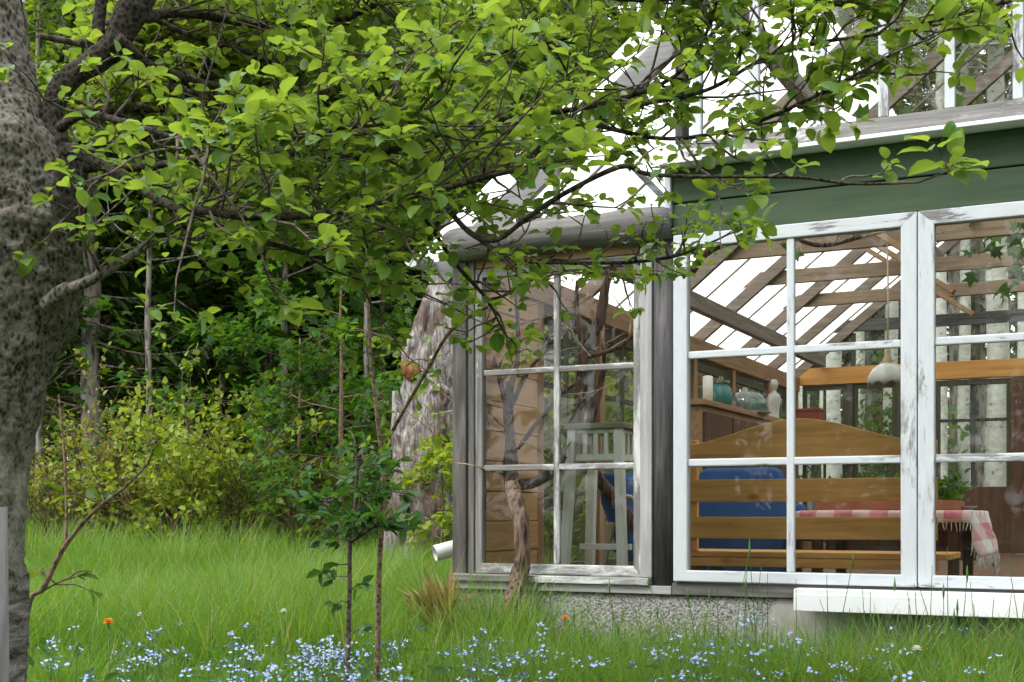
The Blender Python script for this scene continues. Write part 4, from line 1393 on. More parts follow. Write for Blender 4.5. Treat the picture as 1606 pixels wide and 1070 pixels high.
def make_spruce(label, group, loc, seed, H=14, r=.2, z0=2.6, lmax=2.4, rot=0):
    t = thing("spruce_tree", label, "tree", loc, rot, group)
    rg = np.random.default_rng(seed + 50)
    mb = MB()
    n = 14
    mb.tube([Vector((rg.normal(0, .012) * i * .4, rg.normal(0, .012) * i * .4, -0.15 + H * i / n)) for i in range(n + 1)], [r * (1.3 if i == 0 else 1) * (1 - .93 * i / n) + .006 for i in range(n + 1)], 12, .10, 4)
    mb.build("trunk", M['spruce_bark'], t, True)
    tubes, pos, ax, nr, sz = spruce_arrays(seed, H, r, z0, lmax)
    mb = MB()
    for pp, rr in tubes:
        mb.tube(pp, rr, 4, cap=False)
    for k in range(22):     # dead snags of twigs low on the trunk
        z = rg.uniform(.7, z0 + .8); a = rg.uniform(0, 6.28); ln = rg.uniform(.4, 1.6)
        p = Vector((0, 0, z)); q = [p]
        d = Vector((math.cos(a), math.sin(a), rg.uniform(-.3, .25)))
        for i in range(4):
            d = (d + Vector(rg.normal(0, .12, 3))).normalized(); q.append(q[-1] + d * ln / 4)
        mb.tube(q, [.016, .012, .009, .006, .003], 4, cap=False)
    mb.build("branches", M['spruce_bark'], t, True)
    scatter("crown", needle(), pos, ax, nr, sz, M['needle'], t)
    return t

def gpos(px, D, dz=0.0):
    x = D * (px - 803) / F
    return Vector((x, D, ground_h(x, D) + dz))

# ------------------------------------------------------------------ the wood behind
sp = []
for k, (s, H, r, z0, lm) in enumerate([(21, 14, .22, 3.6, 2.1), (22, 12, .17, 3.0, 1.8), (23, 15, .26, 4.2, 2.3)]):
    sp.append((s, H, r, z0, lm))
SPL = "dark spruce standing in the shade of the wood behind the meadow"
SPG = "spruces of the dark wood"
protos = []
named = {  # px, D : own label
    0: ("thick dark spruce trunk right of the yellow green bush", 428, 21.0),
    1: ("spruce trunk close behind the thickest trunk by the yellow green bush", 466, 22.6),
    2: ("slim grey spruce trunk between the apple tree and the bronze bush", 143, 19.0),
}
spots = [(205, 24, 1), (270, 26, 0), (352, 27, 1), (392, 25.5, 0), (512, 25, 2), (552, 23.8, 1), (632, 25.5, 2),
         (60, 26, 0), (-160, 25, 2), (700, 26, 1), (770, 24, 0), (860, 26, 2), (940, 24, 1), (1010, 26, 0), (1090, 24, 2), (1180, 26, 1), (1270, 25, 0), (1350, 23, 1),
         (1440, 26, 2), (1530, 23, 0), (1720, 24, 2), (330, 31, 2), (450, 31, 1), (230, 32, 0), (560, 32, 2), (120, 31, 1)]
for k in range(3):
    lab, px, D = named[k]
    sd, H, r, z0, lm = sp[[2, 0, 1][k]]
    protos.append(make_spruce(lab, SPG, gpos(px, D), sd, H, r, z0, lm, rot=k * 1.1))
for i, (px, D, k) in enumerate(spots):
    c = copy_tree(protos[k])
    c.location = gpos(px, D); c.rotation_euler.z = i * 1.7
    s = 0.85 + 0.3 * ((i * 37) % 10) / 10
    c.scale = (s, s, s)
    c["label"] = SPL

# far mass of forest all round
tubes, pos, ax, nr, sz = spruce_arrays(31, 15, .2, .4, 2.8, 0.55)
NP = len(pos)
rg = np.random.default_rng(77)
centres = []
for k in range(95):
    a = rg.uniform(0, 2 * math.pi); d = rg.uniform(38, 56)
    centres.append((d * math.sin(a), d * math.cos(a) + 2))
for k in range(60):
    a = rg.uniform(-.55, .75); d = rg.uniform(34, 50)
    centres.append((d * math.sin(a), d * math.cos(a)))
for k in range(26):  # nearer unseen trees behind the camera, added to keep sky reflections off the windows
    a = rg.uniform(-1.15, 1.15); d = rg.uniform(13, 24)
    centres.append((d * math.sin(a), -d * math.cos(a)))
PP, AA, NN, SS = [], [], [], []
mbt = MB()
for (x, y) in centres:
    th = rg.uniform(0, 6.28); s = rg.uniform(.8, 1.2)
    c_, s_ = math.cos(th), math.sin(th)
    Rm = np.array([[c_, -s_, 0], [s_, c_, 0], [0, 0, 1]])
    sel = rg.random(NP) < .55
    PP.append(pos[sel] @ Rm.T * s + np.array([x, y, .2])); AA.append(ax[sel] @ Rm.T); NN.append(nr[sel]); SS.append(sz[sel] * s * 1.7)
    mbt.tube([(x, y, -.2), (x, y, 8), (x, y, 16 * s)], [.22, .15, .03], 6)
PP = np.concatenate(PP); AA = np.concatenate(AA); NN = np.concatenate(NN); SS = np.concatenate(SS)
print("FF",len(PP)); ff = scatter("far_forest", needle(), PP, AA, NN, SS, M['needle'])
tag(ff, "far dark spruce forest closing the view all round, with unseen trees added behind the camera", "forest", None, "stuff")
t_ = mbt.build("far_trunks", M['spruce_bark'], ff, True)
t_["kind"] = "stuff"
# low undergrowth between the far trunks
rg = np.random.default_rng(78)
N = 42000
ang = rg.uniform(-.50, .62, N); dd = rg.uniform(25, 44, N)
ux, uy = dd * np.sin(ang), dd * np.cos(ang)
hh = np.array([.5 + .5 * noise.noise((x * .35, y * .35, 9.0)) for x, y in zip(ux, uy)])
uz = .3 + rg.random(N) ** 1.3 * (1.0 + 3.4 * hh)
ug = scatter("undergrowth", leaf_small(), np.column_stack([ux, uy, uz]), rg.normal(0, 1, (N, 3)), rg.normal(0, .6, (N, 3)) + (0, -.3, .8), rg.uniform(.12, .30, N), M['wood_leaf'], None, 1.3)
tag(ug, "low green undergrowth between the far trunks of the wood", "undergrowth", None, "stuff")

# leafy woodland trees between the apple tree and the spruces
WL = [("slender leafy tree with bright green leaves behind the apple branches", 235, 18.0, 10.6, .05, .40, 2.8, 41),
      ("tall leafy tree in the middle behind the apple branches", 446, 19.0, 11.2, .06, .38, 3.1, 42),
      ("thin stemmed leafy tree just left of the dead grey trunk", 576, 17.0, 10.2, .05, .36, 2.6, 43),
      ("leafy tree behind the apple trunk at the left edge", 60, 18.0, 10.8, .06, .38, 2.8, 44),
      ("leafy tree over the greenhouse corner behind the dead trunk", 700, 18.5, 10.4, .07, .34, 2.8, 45),
      ("leafy tree deep between the two thick spruce trunks", 350, 21.5, 12.4, .07, .36, 3.3, 46),
      ("leafy tree with wide low limbs deep behind the bronze bush", 150, 22.5, 12.2, .08, .36, 3.2, 47),
      ("leafy tree deep behind the leaning dead trunk's left side", 530, 22.0, 12.4, .08, .36, 3.2, 48),
      ("leafy tree rising behind the left roof slope of the greenhouse", 850, 20.0, 11.4, .08, .36, 3.0, 49)]
for lab, px, D, H, r, c0, rch, sd in WL:
    deciduous("woodland_tree", lab, "tree", gpos(px, D), H, r, c0, rch, sd, leaf_mid(), M['wood_leaf'], .135, 13, M['spruce_bark'], limbs=20, group="leafy trees at the wood's edge", kids=(6, 5))
deep = [o for o in bpy.data.objects if o.name.startswith("woodland_tree")]
for i, (px, D, k, sc) in enumerate([(100, 24, 0, 1.1), (200, 26, 1, 1.15), (290, 24.5, 3, 1.1), (400, 25, 5, 1.1), (480, 26.5, 2, 1.3), (620, 23, 6, 1.0), (10, 24, 7, 1.0), (660, 27, 1, 1.2), (760, 25, 5, 1.1), (-80, 22, 8, 1.1), (990, 23, 4, 1.0), (1180, 22, 2, 1.1)]):
    c = copy_tree(deep[k]); c.location = gpos(px, D); c.rotation_euler.z = 1 + i * 1.3; c.scale = (sc, sc, sc)
    c["label"] = "leafy tree among the spruces in the depth of the wood"
deciduous("woodland_tree", "tall leafy tree close behind the greenhouse roof at the right", "tree", gpos(1500, 17.5), 11.5, .11, .36, 3.0, 52, leaf_mid(), M['wood_leaf'], .13, 12, M['spruce_bark'], limbs=20, group="leafy trees at the wood's edge", kids=(6, 5))
# pale young birch far behind
deciduous("birch_tree", "pale yellow green birch crown showing above the apple branches", "tree", gpos(742, 26), 13.5, .14, .42, 2.6, 61, leaf_small(), M['birch_leaf'], .15, 14, M['birch'], limbs=15, kids=(6, 5))

# layered maples, low sprays at the wood's edge
deciduous("maple_sapling", "young maple with layered green sprays left of the dead grey trunk", "tree", gpos(535, 14.5), 3.6, .04, .30, 1.2, 71, leaf_lobed(), M['maple_leaf'], .11, 8, M['twig_red'], limbs=11, group="young maples", kids=(5, 4), flat=1.5, up=0.0)
deciduous("maple_sapling", "young maple with low spreading sprays in front of the thick spruce trunk", "tree", gpos(470, 16), 3.1, .035, .40, 1.7, 72, leaf_lobed(), M['maple_leaf'], .12, 8, M['twig_red'], limbs=9, group="young maples", kids=(5, 4), flat=1.6, up=-.02)
deciduous("maple_sapling", "small yellowing maple shoot against the foot of the dead trunk", "tree", gpos(694, 11.6), 1.5, .015, .40, .38, 73, leaf_lobed(), M['bush_leaf'], .09, 6, M['twig_red'], limbs=8, group="young maples", kids=(3, 3), flat=1.5)

mp = next(o for o in bpy.data.objects if o.name == "maple_sapling")
for i, (px, D, sc) in enumerate([(120, 20.5, 1.7), (225, 21.5, 1.9), (300, 20, 1.6), (385, 22.5, 1.9), (505, 20.5, 1.7), (600, 19.5, 1.6), (640, 22, 1.8), (455, 24, 2.0), (170, 24.5, 2.1), (345, 24.5, 2.0), (60, 21, 1.8), (560, 24, 2.0)]):
    c = copy_tree(mp); c.location = gpos(px, D); c.rotation_euler.z = i * 2.0 + .5; c.scale = (sc * 1.15, sc * 1.15, sc)
    c["label"] = "layered young maple standing in the shade between the spruce trunks"
# shrubs at the meadow's far edge
def shrub(name, label, px, D, H, W, seed, mat, lsize, per=9, stems=14):
    rg = np.random.default_rng(seed)
    t = thing(name, label, "bush", gpos(px, D), 0, "bushes along the far edge of the meadow")
    tubes, tips = [], []
    for k in range(stems):
        a = rg.uniform(0, 6.28); lean = rg.uniform(.05, .9)
        d = Vector((math.cos(a) * lean * W / H, math.sin(a) * lean * W / H, 1)).normalized()
        grow(rg, (rg.normal(0, .16) * W, rg.normal(0, .16) * W, -.05), d, H * rg.uniform(.35, 1.05), .02, 0, 2, tubes, tips, .06, .6, (7, 4))
    mb = MB()
    for pp, rr in tubes:
        mb.tube(pp, rr, 4, cap=False)
    mb.build("stems", M['twig_red'], t, True)
    leafy(rg, tips, per, lsize * 1.15, leaf_mid(), mat, t, "foliage", .6, .05, 1.25)
    return t
shrub("bush", "bright yellow green bush at the meadow's far edge left of the thick trunk", 312, 15.4, 2.35, 1.15, 81, M['bush_leaf'], .075, 9, 13)
shrub("bush", "bronze tinged bush between the apple trunk and the yellow green bush", 165, 16.6, 1.7, .9, 82, M['bronze_leaf'], .065, 7, 12)
shrub("bush", "low straggling yellow bush spreading at the foot of the thick spruce", 410, 16.6, .95, 1.2, 83, M['bush_leaf'], .06, 6, 10)
shrub("bush", "small dark green bush beside the maple left of the dead trunk", 520, 15.0, 1.5, .9, 84, M['wood_leaf'], .08, 8, 11)
shrub("bush", "thin greyish bush half hidden by the apple trunk", 75, 16.5, 1.9, .7, 85, M['wood_leaf'], .06, 5, 9)
# green bushes outside the left glass wall
shrub("bush", "green bush outside the left glass wall beside the greenhouse", 860, 11.6, 2.3, 1.2, 86, M['wood_leaf'], .08, 8, 12)
shrub("bush", "green bush at the back left corner of the greenhouse", 1060, 15.5, 2.6, 1.6, 87, M['wood_leaf'], .09, 8, 12)
shrub("bush", "green bush seen through the back windows of the greenhouse", 1360, 15.6, 2.0, 1.2, 88, M['maple_leaf'], .09, 8, 11)

# birch trunks close behind the back wall
bir = None
for i, (px, D, r) in enumerate([(1305, 14.6, .085), (1348, 16.2, .075), (1474, 14.3, .075), (1513, 15.6, .075), (1566, 14.6, .135), (1606, 14.2, .09), (1398, 18, .10), (1650, 14.8, .12), (1710, 14.0, .11), (1262, 17.0, .09)]):
    rg = np.random.default_rng(100 + i)
    if bir is None:
        t = thing("birch_tree", "grey white birch trunk close behind the greenhouse's back windows", "tree", gpos(px, D), 0, "birches behind the greenhouse")
        n = 12
        mb = MB(); mb.tube([Vector((rg.normal(0, .02) * (i_ > 0), rg.normal(0, .02) * (i_ > 0), -.1 + 13 * i_ / n)) for i_ in range(n + 1)], [.125 * (1 - .85 * i_ / n) + .008 for i_ in range(n + 1)], 14, .10, 4)
        mb.build("trunk", M['birch'], t, True)
        tubes, tips = [], []
        for k in range(14):
            z = 5.5 + 7 * k / 14; a = k * 2.4
            grow(rg, (0, 0, z), (math.cos(a), math.sin(a), .5), 1.8 * (1.1 - k / 18), .03, 0, 2, tubes, tips, .02, .8, (6, 4))
        mb = MB()
        for pp, rr in tubes:
            mb.tube(pp, rr, 4, cap=False)
        mb.build("limbs", M['birch'], t, True)
        leafy(rg, tips, 8, .10, leaf_small(), M['birch_leaf'], t)
        bir = t
    else:
        c = copy_tree(bir); c.location = gpos(px, D); c.rotation_euler.z = i * 2.1
        s = r / .125; c.scale = (s, s, .9 + .25 * rg.random())

# ------------------------------------------------------------------ dead grey trunk
SD = 12.6
sn = thing("dead_trunk", "broken grey dead tree trunk standing beside the greenhouse corner", "dead tree", gpos(672, SD))
base = Vector(sn.location)
def sp_(px, py, r):
    p = P(px, py, SD) - base
    return (p.x, p.y, p.z, r * SD / F)
mb = MB()
s = spline([sp_(672, 960, 62), sp_(668, 860, 52), sp_(668, 780, 48), sp_(672, 700, 47), sp_(676, 640, 46), sp_(682, 580, 41), sp_(688, 520, 33), sp_(694, 460, 26), sp_(698, 410, 20), sp_(700, 372, 13), sp_(699, 345, 5)], 8)
mb.tube([Vector(r[:3]) for r in s], list(s[:, 3]), 48, .30, 4.2, kz=.4)
body = mb.build("trunk", M['snag'], sn, True)
# split-off slabs and hollow
mb = MB()
s = spline([sp_(628, 940, 22), sp_(626, 830, 20), sp_(634, 740, 17), sp_(630, 670, 14), sp_(622, 615, 5)], 6)
mb.tube([Vector(r[:3]) + Vector((0, -.12, 0)) for r in s], list(s[:, 3]), 24, .5, 6, kz=.35)
mb.build("splinter", M['snag'], sn, True)
mb = MB()
s = spline([sp_(652, 600, 20), sp_(646, 560, 16), sp_(660, 520, 12), sp_(672, 470, 5)], 6)
mb.tube([Vector(r[:3]) + Vector((0, -.10, 0)) for r in s], list(s[:, 3]), 22, .5, 6, kz=.35)
mb.build("splinter", M['snag'], sn, True)
mb = MB()
c = Vector(sp_(652, 588, 1)[:3]) + Vector((0, -.13, 0))
s = spline([tuple(c + Vector((-.10, -.02, .10))) + (.05,), tuple(c + Vector((-.02, -.06, .03))) + (.085,), tuple(c + Vector((.0, -.04, -.06))) + (.06,), tuple(c + Vector((.03, 0, -.16))) + (.03,)], 5)
mb.tube([Vector(r[:3]) for r in s], list(s[:, 3]), 12, .5, 9)
o = mb.build("rotten_hollow", M['rot'], sn, True)
o["label"] = "rust brown rotten hollow"
for q, (px, py, rr) in enumerate([(690, 625, 15), (676, 610, 10), (664, 720, 9)]):
    mb = MB()
    c = Vector(sp_(px, py, 1)[:3]) + Vector((0, -.27, 0))
    R0 = rr * SD / F
    pts = [c + Vector((R0 * math.cos(t), 0.0, R0 * math.sin(t))) for t in np.linspace(0, 2 * math.pi, 17)]
    mb.tube(pts, [R0 * .35] * 17, 8, .2, 9)
    mb.tube([c + Vector((0, .05, 0)), c + Vector((0, -.01, 0))], [R0, R0 * .6], 10)
    mb.build("knot", M['snag'], sn, True)

# ------------------------------------------------------------------ the apple tree
TD = 2.75
tree = thing("apple_tree", "old lichen covered apple tree at the left with leafy branches reaching across", "tree", Vector((P(-55, 900, TD).x, TD, 0)))
tb = Vector(tree.location)
def tp(px, py, r, D=TD):
    p = P(px, py, D) - tb
    return (p.x, p.y, p.z, r * D / F)
mb = MB()
s = spline([tp(-60, 1420, 112), tp(-60, 1250, 100), tp(-62, 1080, 99), tp(-60, 920, 98), tp(-56, 780, 96), tp(-52, 660, 102), tp(-40, 570, 116), tp(-24, 480, 126), tp(-10, 400, 132), tp(-4, 330, 130), tp(-8, 260, 112), tp(-14, 190, 84), tp(-16, 110, 62), tp(-18, 20, 54), tp(-26, -120, 46), tp(-40, -300, 36)], 22)
mb.tube([Vector(r[:3]) for r in s], list(s[:, 3]), 110, .15, 7)
mb.build("trunk", M['bark'], tree, True)
def lumpy(pts, n=12, k=.2, ks=9, mat='bark_moss', name='limb'):
    s = spline(pts, 8)
    mb = MB(); mb.tube([Vector(r[:3]) for r in s], list(s[:, 3]), n, k, ks)
    mb.build(name, M[mat], tree, True)
    return s
# heavy limbs
lumpy([tp(70, 420, 42), tp(95, 330, 40), tp(92, 260, 34), tp(82, 205, 24), tp(88, 160, 19), tp(112, 122, 18), tp(150, 95, 19), tp(185, 62, 22), tp(205, 22, 24), tp(240, -30, 20), tp(290, -120, 16)], 16, .25, 11)
lumpy([tp(165, 90, 12), tp(155, 50, 10), tp(160, -10, 9), tp(170, -80, 7)], 10)
lumpy([tp(75, 480, 14, 2.64), tp(92, 462, 13, 2.61), tp(108, 450, 10, 2.6)], 12, .2, 9, 'bark')
BR = []   # (points with px, py, r_px, D) of the boughs that carry leaves
def bough(pts, mat='bark_moss'):
    ctl = [tp(*q) for q in pts]
    s = lumpy(ctl, 8, .14, 25, mat, 'bough')
    BR.append(s)
bough([(105, 235, 12, 2.7), (142, 250, 9, 2.66), (209, 288, 9, 2.6), (277, 325, 8, 2.5), (330, 331, 7, 2.45), (396, 340, 6.5, 2.42), (501, 336, 6, 2.45), (590, 318, 5, 2.5), (683, 300, 4.5, 2.6), (762, 275, 5, 2.7), (818, 250, 5, 2.8), (926, 194, 4.5, 2.9)])
bough([(270, 320, 6, 2.5), (351, 357, 5, 2.6), (430, 384, 4.5, 2.7), (523, 410, 4, 2.85), (600, 440, 3, 3.0)])
bough([(125, 262, 9, 2.8), (230, 262, 7, 2.8), (325, 247, 6, 2.75), (437, 239, 5.5, 2.7), (560, 247, 5, 2.7), (640, 228, 4.5, 2.7), (724, 198, 4.5, 2.75), (790, 187, 4, 2.75), (941, 164, 3.8, 2.8), (1050, 125, 3.2, 2.8), (1098, 71, 2.8, 2.8), (1120, 20, 2.2, 2.8)])
bough([(683, 300, 4.5, 2.6), (728, 357, 4.5, 2.55), (773, 378, 4, 2.5), (825, 344, 4, 2.45), (874, 310, 4, 2.42), (971, 262, 4, 2.4), (1016, 273, 3.4, 2.4), (1098, 277, 3, 2.38), (1245, 278, 2.6, 2.36), (1330, 288, 2.4, 2.36), (1398, 288, 2, 2.36)])
bough([(926, 194, 4, 2.9), (1032, 217, 3.4, 2.8), (1120, 210, 3.2, 2.75), (1182, 194, 3.2, 2.7), (1260, 160, 3, 2.65), (1324, 127, 2.8, 2.6), (1398, 86, 2.2, 2.55)])
bough([(1000, 165, 3.6, 2.8), (1107, 142, 3.2, 2.75), (1197, 93, 3.2, 2.7), (1286, 67, 3, 2.65), (1370, 55, 2.6, 2.6), (1451, 37, 2.4, 2.6), (1522, 19, 2, 2.6), (1575, 5, 1.6, 2.6)])
bough([(100, 455, 11, 2.62), (131, 445, 9, 2.6), (168, 425, 8.5, 2.6), (209, 399, 7, 2.62), (245, 380, 5, 2.7), (330, 372, 4, 2.85), (420, 350, 3, 3.0)], 'bark')
bough([(668, 345, 3.6, 2.7), (715, 414, 3.4, 2.8), (762, 468, 2.6, 2.9), (790, 520, 1.6, 3.0)])
bough([(728, 357, 4, 2.6), (770, 388, 3.4, 2.7), (812, 407, 3.2, 2.8), (876, 412, 3.2, 2.9), (981, 412, 3, 3.0), (1058, 402, 2.6, 3.0), (1110, 383, 2, 3.0)])
bough([(205, 30, 10, 2.75), (290, 20, 8, 2.9), (420, 40, 6, 3.1), (540, 30, 5, 3.2), (601, 0, 4, 3.2), (720, -40, 3, 3.2)])
bough([(540, 30, 5, 3.2), (601, 10, 4, 3.1), (650, 56, 3.6, 3.0), (694, 90, 3, 2.9), (800, 80, 2.6, 2.8), (890, 60, 2, 2.8)])
bough([(185, 60, 9, 2.7), (250, 110, 7, 2.8), (360, 140, 6, 3.0), (480, 160, 5, 3.2), (600, 150, 4, 3.3), (700, 140, 3, 3.4)])
bough([(240, -30, 9, 2.8), (420, -60, 7, 3.0), (650, -50, 6, 3.0), (850, -20, 4.5, 2.9), (1000, 0, 3.5, 2.8), (1150, -10, 3, 2.7), (1300, 0, 2.5, 2.6)])
bough([(95, 200, 9, 2.65), (130, 180, 7, 2.55), (190, 190, 5, 2.45), (270, 215, 4, 2.4), (330, 235, 2.5, 2.35)])
bough([(437, 239, 5, 2.7), (480, 215, 4, 2.6), (540, 200, 3.2, 2.5), (600, 195, 2.4, 2.45), (670, 170, 2, 2.4)])
bough([(683, 300, 4, 2.6), (740, 285, 3.4, 2.5), (800, 270, 3, 2.45), (860, 262, 2.2, 2.4)])

_r = np.random.default_rng(55)
for k in range(15):      # the crown's far side
    x0, y0 = _r.uniform(60, 240), _r.uniform(-40, 240)
    D1 = _r.uniform(3.2, 4.6)
    x1 = _r.uniform(380, 900); y1 = _r.uniform(-40, 330) - (60 if x1 > 700 else 0)
    bough([(x0, y0, 5, 3.0), (x0 + (x1 - x0) * .35, y0 * .65 + y1 * .35 + _r.uniform(-30, 30), 4, 3.0 + (D1 - 3) * .5), (x0 + (x1 - x0) * .7, y0 * .3 + y1 * .7 + _r.uniform(-30, 30), 3, D1), (x1, y1, 1.8, D1 + .2)], 'twig')

# twigs and leaf clusters
rg = np.random.default_rng(4)
lp_, la_, ln_, ls_ = [], [], [], []
mbw = MB()
def cluster(p, d, k, size):
    d = d.normalized()
    ref = d.cross(Vector((0, 0, 1)))
    if ref.length < .1: ref = Vector((1, 0, 0))
    ref.normalize(); bi = d.cross(ref)
    ph = rg.uniform(0, 6.28)
    for i in range(k):
        t = ph + i * 2.4 + rg.normal(0, .3)
        op = rg.uniform(.7, 1.5)
        a = (ref * math.cos(t) + bi * math.sin(t)) * op + d * rg.uniform(.1, .9)
        a.z = a.z * .5 + .02
        a.normalize()
        nrm = Vector((0, 0, 1)) + Vector(rg.normal(0, .33, 3))
        sz = size * rg.uniform(.4, 1.2)
        off = a * (.28 * sz) + Vector(rg.normal(0, .006, 3))
        lp_.append(p + off); la_.append(a); ln_.append(nrm); ls_.append(sz)
def twig(p, d, ln, r0, nclus, size):
    q = [p]; dd = d.normalized()
    n = 5
    wx, wy = p.x + tb.x, p.y + tb.y
    if wx / wy < (255 - 803) / F and wy < 3.05 and EYE < p.z and rg.random() < .62:
        return                      # the old wood near the trunk carries few shoots
    for i in range(n):
        dd = (dd + Vector((rg.normal(0, .2), rg.normal(0, .2), rg.normal(.03, .16)))).normalized()
        q.append(q[-1] + dd * ln / n)
    mbw.tube(q, [r0 * (1 - .7 * i / n) for i in range(n + 1)], 6, .1, 60, cap=False)
    cluster(q[-1], dd, rg.integers(5, 8), size)
    for i in range(nclus):
        f = rg.uniform(.25, .95) * n; k = min(n - 1, int(f))
        pp = q[k].lerp(q[k + 1], f - k)
        sd = Vector(rg.normal(0, 1, 3)); sd.z = abs(sd.z) * .6
        sd = (sd.normalized() + dd * .5).normalized()
        e = pp + sd * rg.uniform(.02, .07)
        mbw.tube([pp, e], [r0 * .5, r0 * .35], 5, cap=False)
        cluster(e, sd, rg.integers(4, 7), size)
for bi_, s in enumerate(BR):
    pts = [Vector(r[:3]) for r in s]
    total = sum((pts[i + 1] - pts[i]).length for i in range(len(pts) - 1))
    cnt = int(total * 38)
    if bi_ in (3,):
        cnt = int(total * 8.0)
    for k in range(cnt):
        f = (0.08 + 0.92 * (k + rg.uniform(0, .9)) / cnt) * (len(pts) - 1)
        i = min(len(pts) - 2, int(f))
        p = pts[i].lerp(pts[i + 1], f - i)
        pxx = 803 + F * (p.x + tb.x) / (p.y + tb.y)
        d = (pts[i + 1] - pts[i]).normalized()
        sd = Vector(rg.normal(0, 1, 3)); sd -= d * sd.dot(d); sd.normalize()
        sd.z = sd.z * .7 + .12
        size = rg.uniform(.029, .043)
        right = pxx > 1080
        if pxx > 690 and (P(0, 235, p.y + tb.y).z > p.z) and bi_ not in (3, 8) and rg.random() < .45:
            continue
        thin = bi_ == 3 and pxx > 980 or bi_ == 8 or bi_ == 7
        twig(p, sd + d * rg.uniform(.2, .9), rg.uniform(.05, .16 if thin else (.24 if right else .42)), .0034, 1 if thin else (2 if right else 3), size * (.8 if thin else 1))
    twig(pts[-1], pts[-1] - pts[-2], .12, .003, 3, .05)
mbw.build("twigs", M['twig'], tree, True)
lp_ = np.array(lp_); 
crown = scatter("foliage", leaf_full(), lp_, np.array(la_), np.array(ln_), np.array(ls_), M['apple_leaf'], tree)
print("apple leaves", len(lp_))

# ------------------------------------------------------------------ slender plants in front
def stemplant(name, label, cat, pts, D, leaf_rng, count, size, lmat, smat, seed, tmpl, whorl=True, extra=(), group=None):
    rg = np.random.default_rng(seed)
    c = [P(px, py, D) for px, py, r in pts]
    g = Vector((c[0].x, D, 0))
    t = thing(name, label, cat, g, 0, group)
    rows = [tuple(p - g) + (r * D / F,) for p, (_, _, r) in zip(c, pts)]
    rows[0] = (rows[0][0], rows[0][1], -0.05, rows[0][3])
    s = spline(rows, 7)
    mb = MB(); mb.tube([Vector(r[:3]) for r in s], list(s[:, 3]), 8, .12, 40); mb.build("stem", M[smat], t, True)
    carriers = [s]
    mb = MB()
    for ex in extra:
        rr = [tuple(P(px, py, D + dd) - g) + (r * D / F,) for px, py, r, dd in ex]
        q = spline(rr, 6); mb.tube([Vector(r[:3]) for r in q], list(q[:, 3]), 6, .1, 40); carriers.append(q)
    pos, ax, nr = [], [], []
    for k in range(count):
        s_ = carriers[rg.integers(len(carriers))] if len(carriers) > 1 else carriers[0]
        lo = leaf_rng if s_ is carriers[0] else (.15, 1)
        f = rg.uniform(*lo) * (len(s_) - 1); i = min(len(s_) - 2, int(f))
        p = Vector(s_[i][:3]).lerp(Vector(s_[i + 1][:3]), f - i)
        a = rg.uniform(0, 6.28); d = Vector((math.cos(a), math.sin(a), rg.uniform(-.2, .5)))
        ln = rg.uniform(.05, .22) * size / .06
        e = p + d * ln
        mb.tube([p, p.lerp(e, .5) + Vector((0, 0, .01)), e], [.0025, .002, .001], 4, cap=False)
        for j in range(7 if whorl else 3):
            tpos = p.lerp(e, rg.uniform(.35, 1))
            dd = d + Vector(rg.normal(0, .7, 3))
            pos.append(tpos); ax.append(dd); nr.append(Vector(rg.normal(0, .45, 3)) + Vector((0, 0, 1)))
    mb.build("side_shoots", M[smat], t, True)
    scatter("foliage", tmpl, np.array(pos), np.array(ax), np.array(nr), rg.uniform(size * .6, size * 1.25, len(pos)), M[lmat], t)
    return t
stemplant("sapling", "leafy dark green sapling standing alone in the meadow grass", "sapling",
          [(543, 1190, 4.6), (545, 1050, 4.4), (548, 930, 4), (549, 850, 3.6), (556, 800, 3.2), (560, 740, 2.5), (556, 690, 1.6)], 4.4, (.22, 1), 80, .052, 'dark_leaf', 'twig', 201, leaf_mid(),
          True, [[(549, 850, 3, 0), (580, 830, 2.5, -.1), (610, 800, 2, -.15)], [(550, 840, 3, 0), (525, 810, 2.5, .1), (510, 780, 1.8, .15)], [(556, 800, 3, 0), (585, 770, 2.4, .1), (600, 735, 1.5, .2)]])
stemplant("sapling", "thin brown stemmed sapling beside the leafy dark green one", "sapling",
          [(590, 1180, 4.6), (592, 1050, 4.6), (594, 930, 4.4), (597, 840, 4.2), (600, 740, 3.4), (590, 640, 3.2), (580, 540, 3), (577, 430, 2.4), (580, 330, 2)], 4.7, (.15, 1), 34, .05, 'wood_leaf', 'twig_red', 202, leaf_mid(), False,
          [[(604, 697, 3, 0), (640, 632, 3, -.1), (671, 579, 2.8, -.2), (708, 518, 2.6, -.3), (769, 478, 2.4, -.4), (829, 441, 2.2, -.5), (883, 429, 2, -.5), (960, 428, 1.8, -.5), (1024, 431, 1.5, -.5), (1058, 422, 1.2, -.5)]])
stemplant("sapling", "slim bare sapling leaning out beside the apple trunk", "sapling",
          [(25, 1060, 5), (40, 985, 4.2), (70, 920, 4), (103, 855, 3.8), (150, 800, 3), (195, 765, 2.4), (235, 725, 1.6)], 3.1, (.55, 1), 7, .045, 'wood_leaf', 'twig_red', 203, leaf_mid(), False,
          [[(103, 855, 3, 0), (104, 790, 2.4, .05), (100, 700, 2, .1), (92, 620, 1.4, .15)], [(62, 930, 1.6, 0), (95, 912, 1.4, 0), (118, 905, 1, 0)]])
# weathered stake beside the trunk
stk = thing("wooden_stake", "weathered grey wooden stake in front of the apple trunk", "stake", Vector((P(2, 900, 2.1).x, 2.1, 0)))
mb = MB(); mb.tube([(0, 0, -.1), (-.002, 0, .45), (-.006, 0, .86)], [.0165, .016, .015], 10, .12, 20); mb.build("pole", M['grey_z'], stk, True)

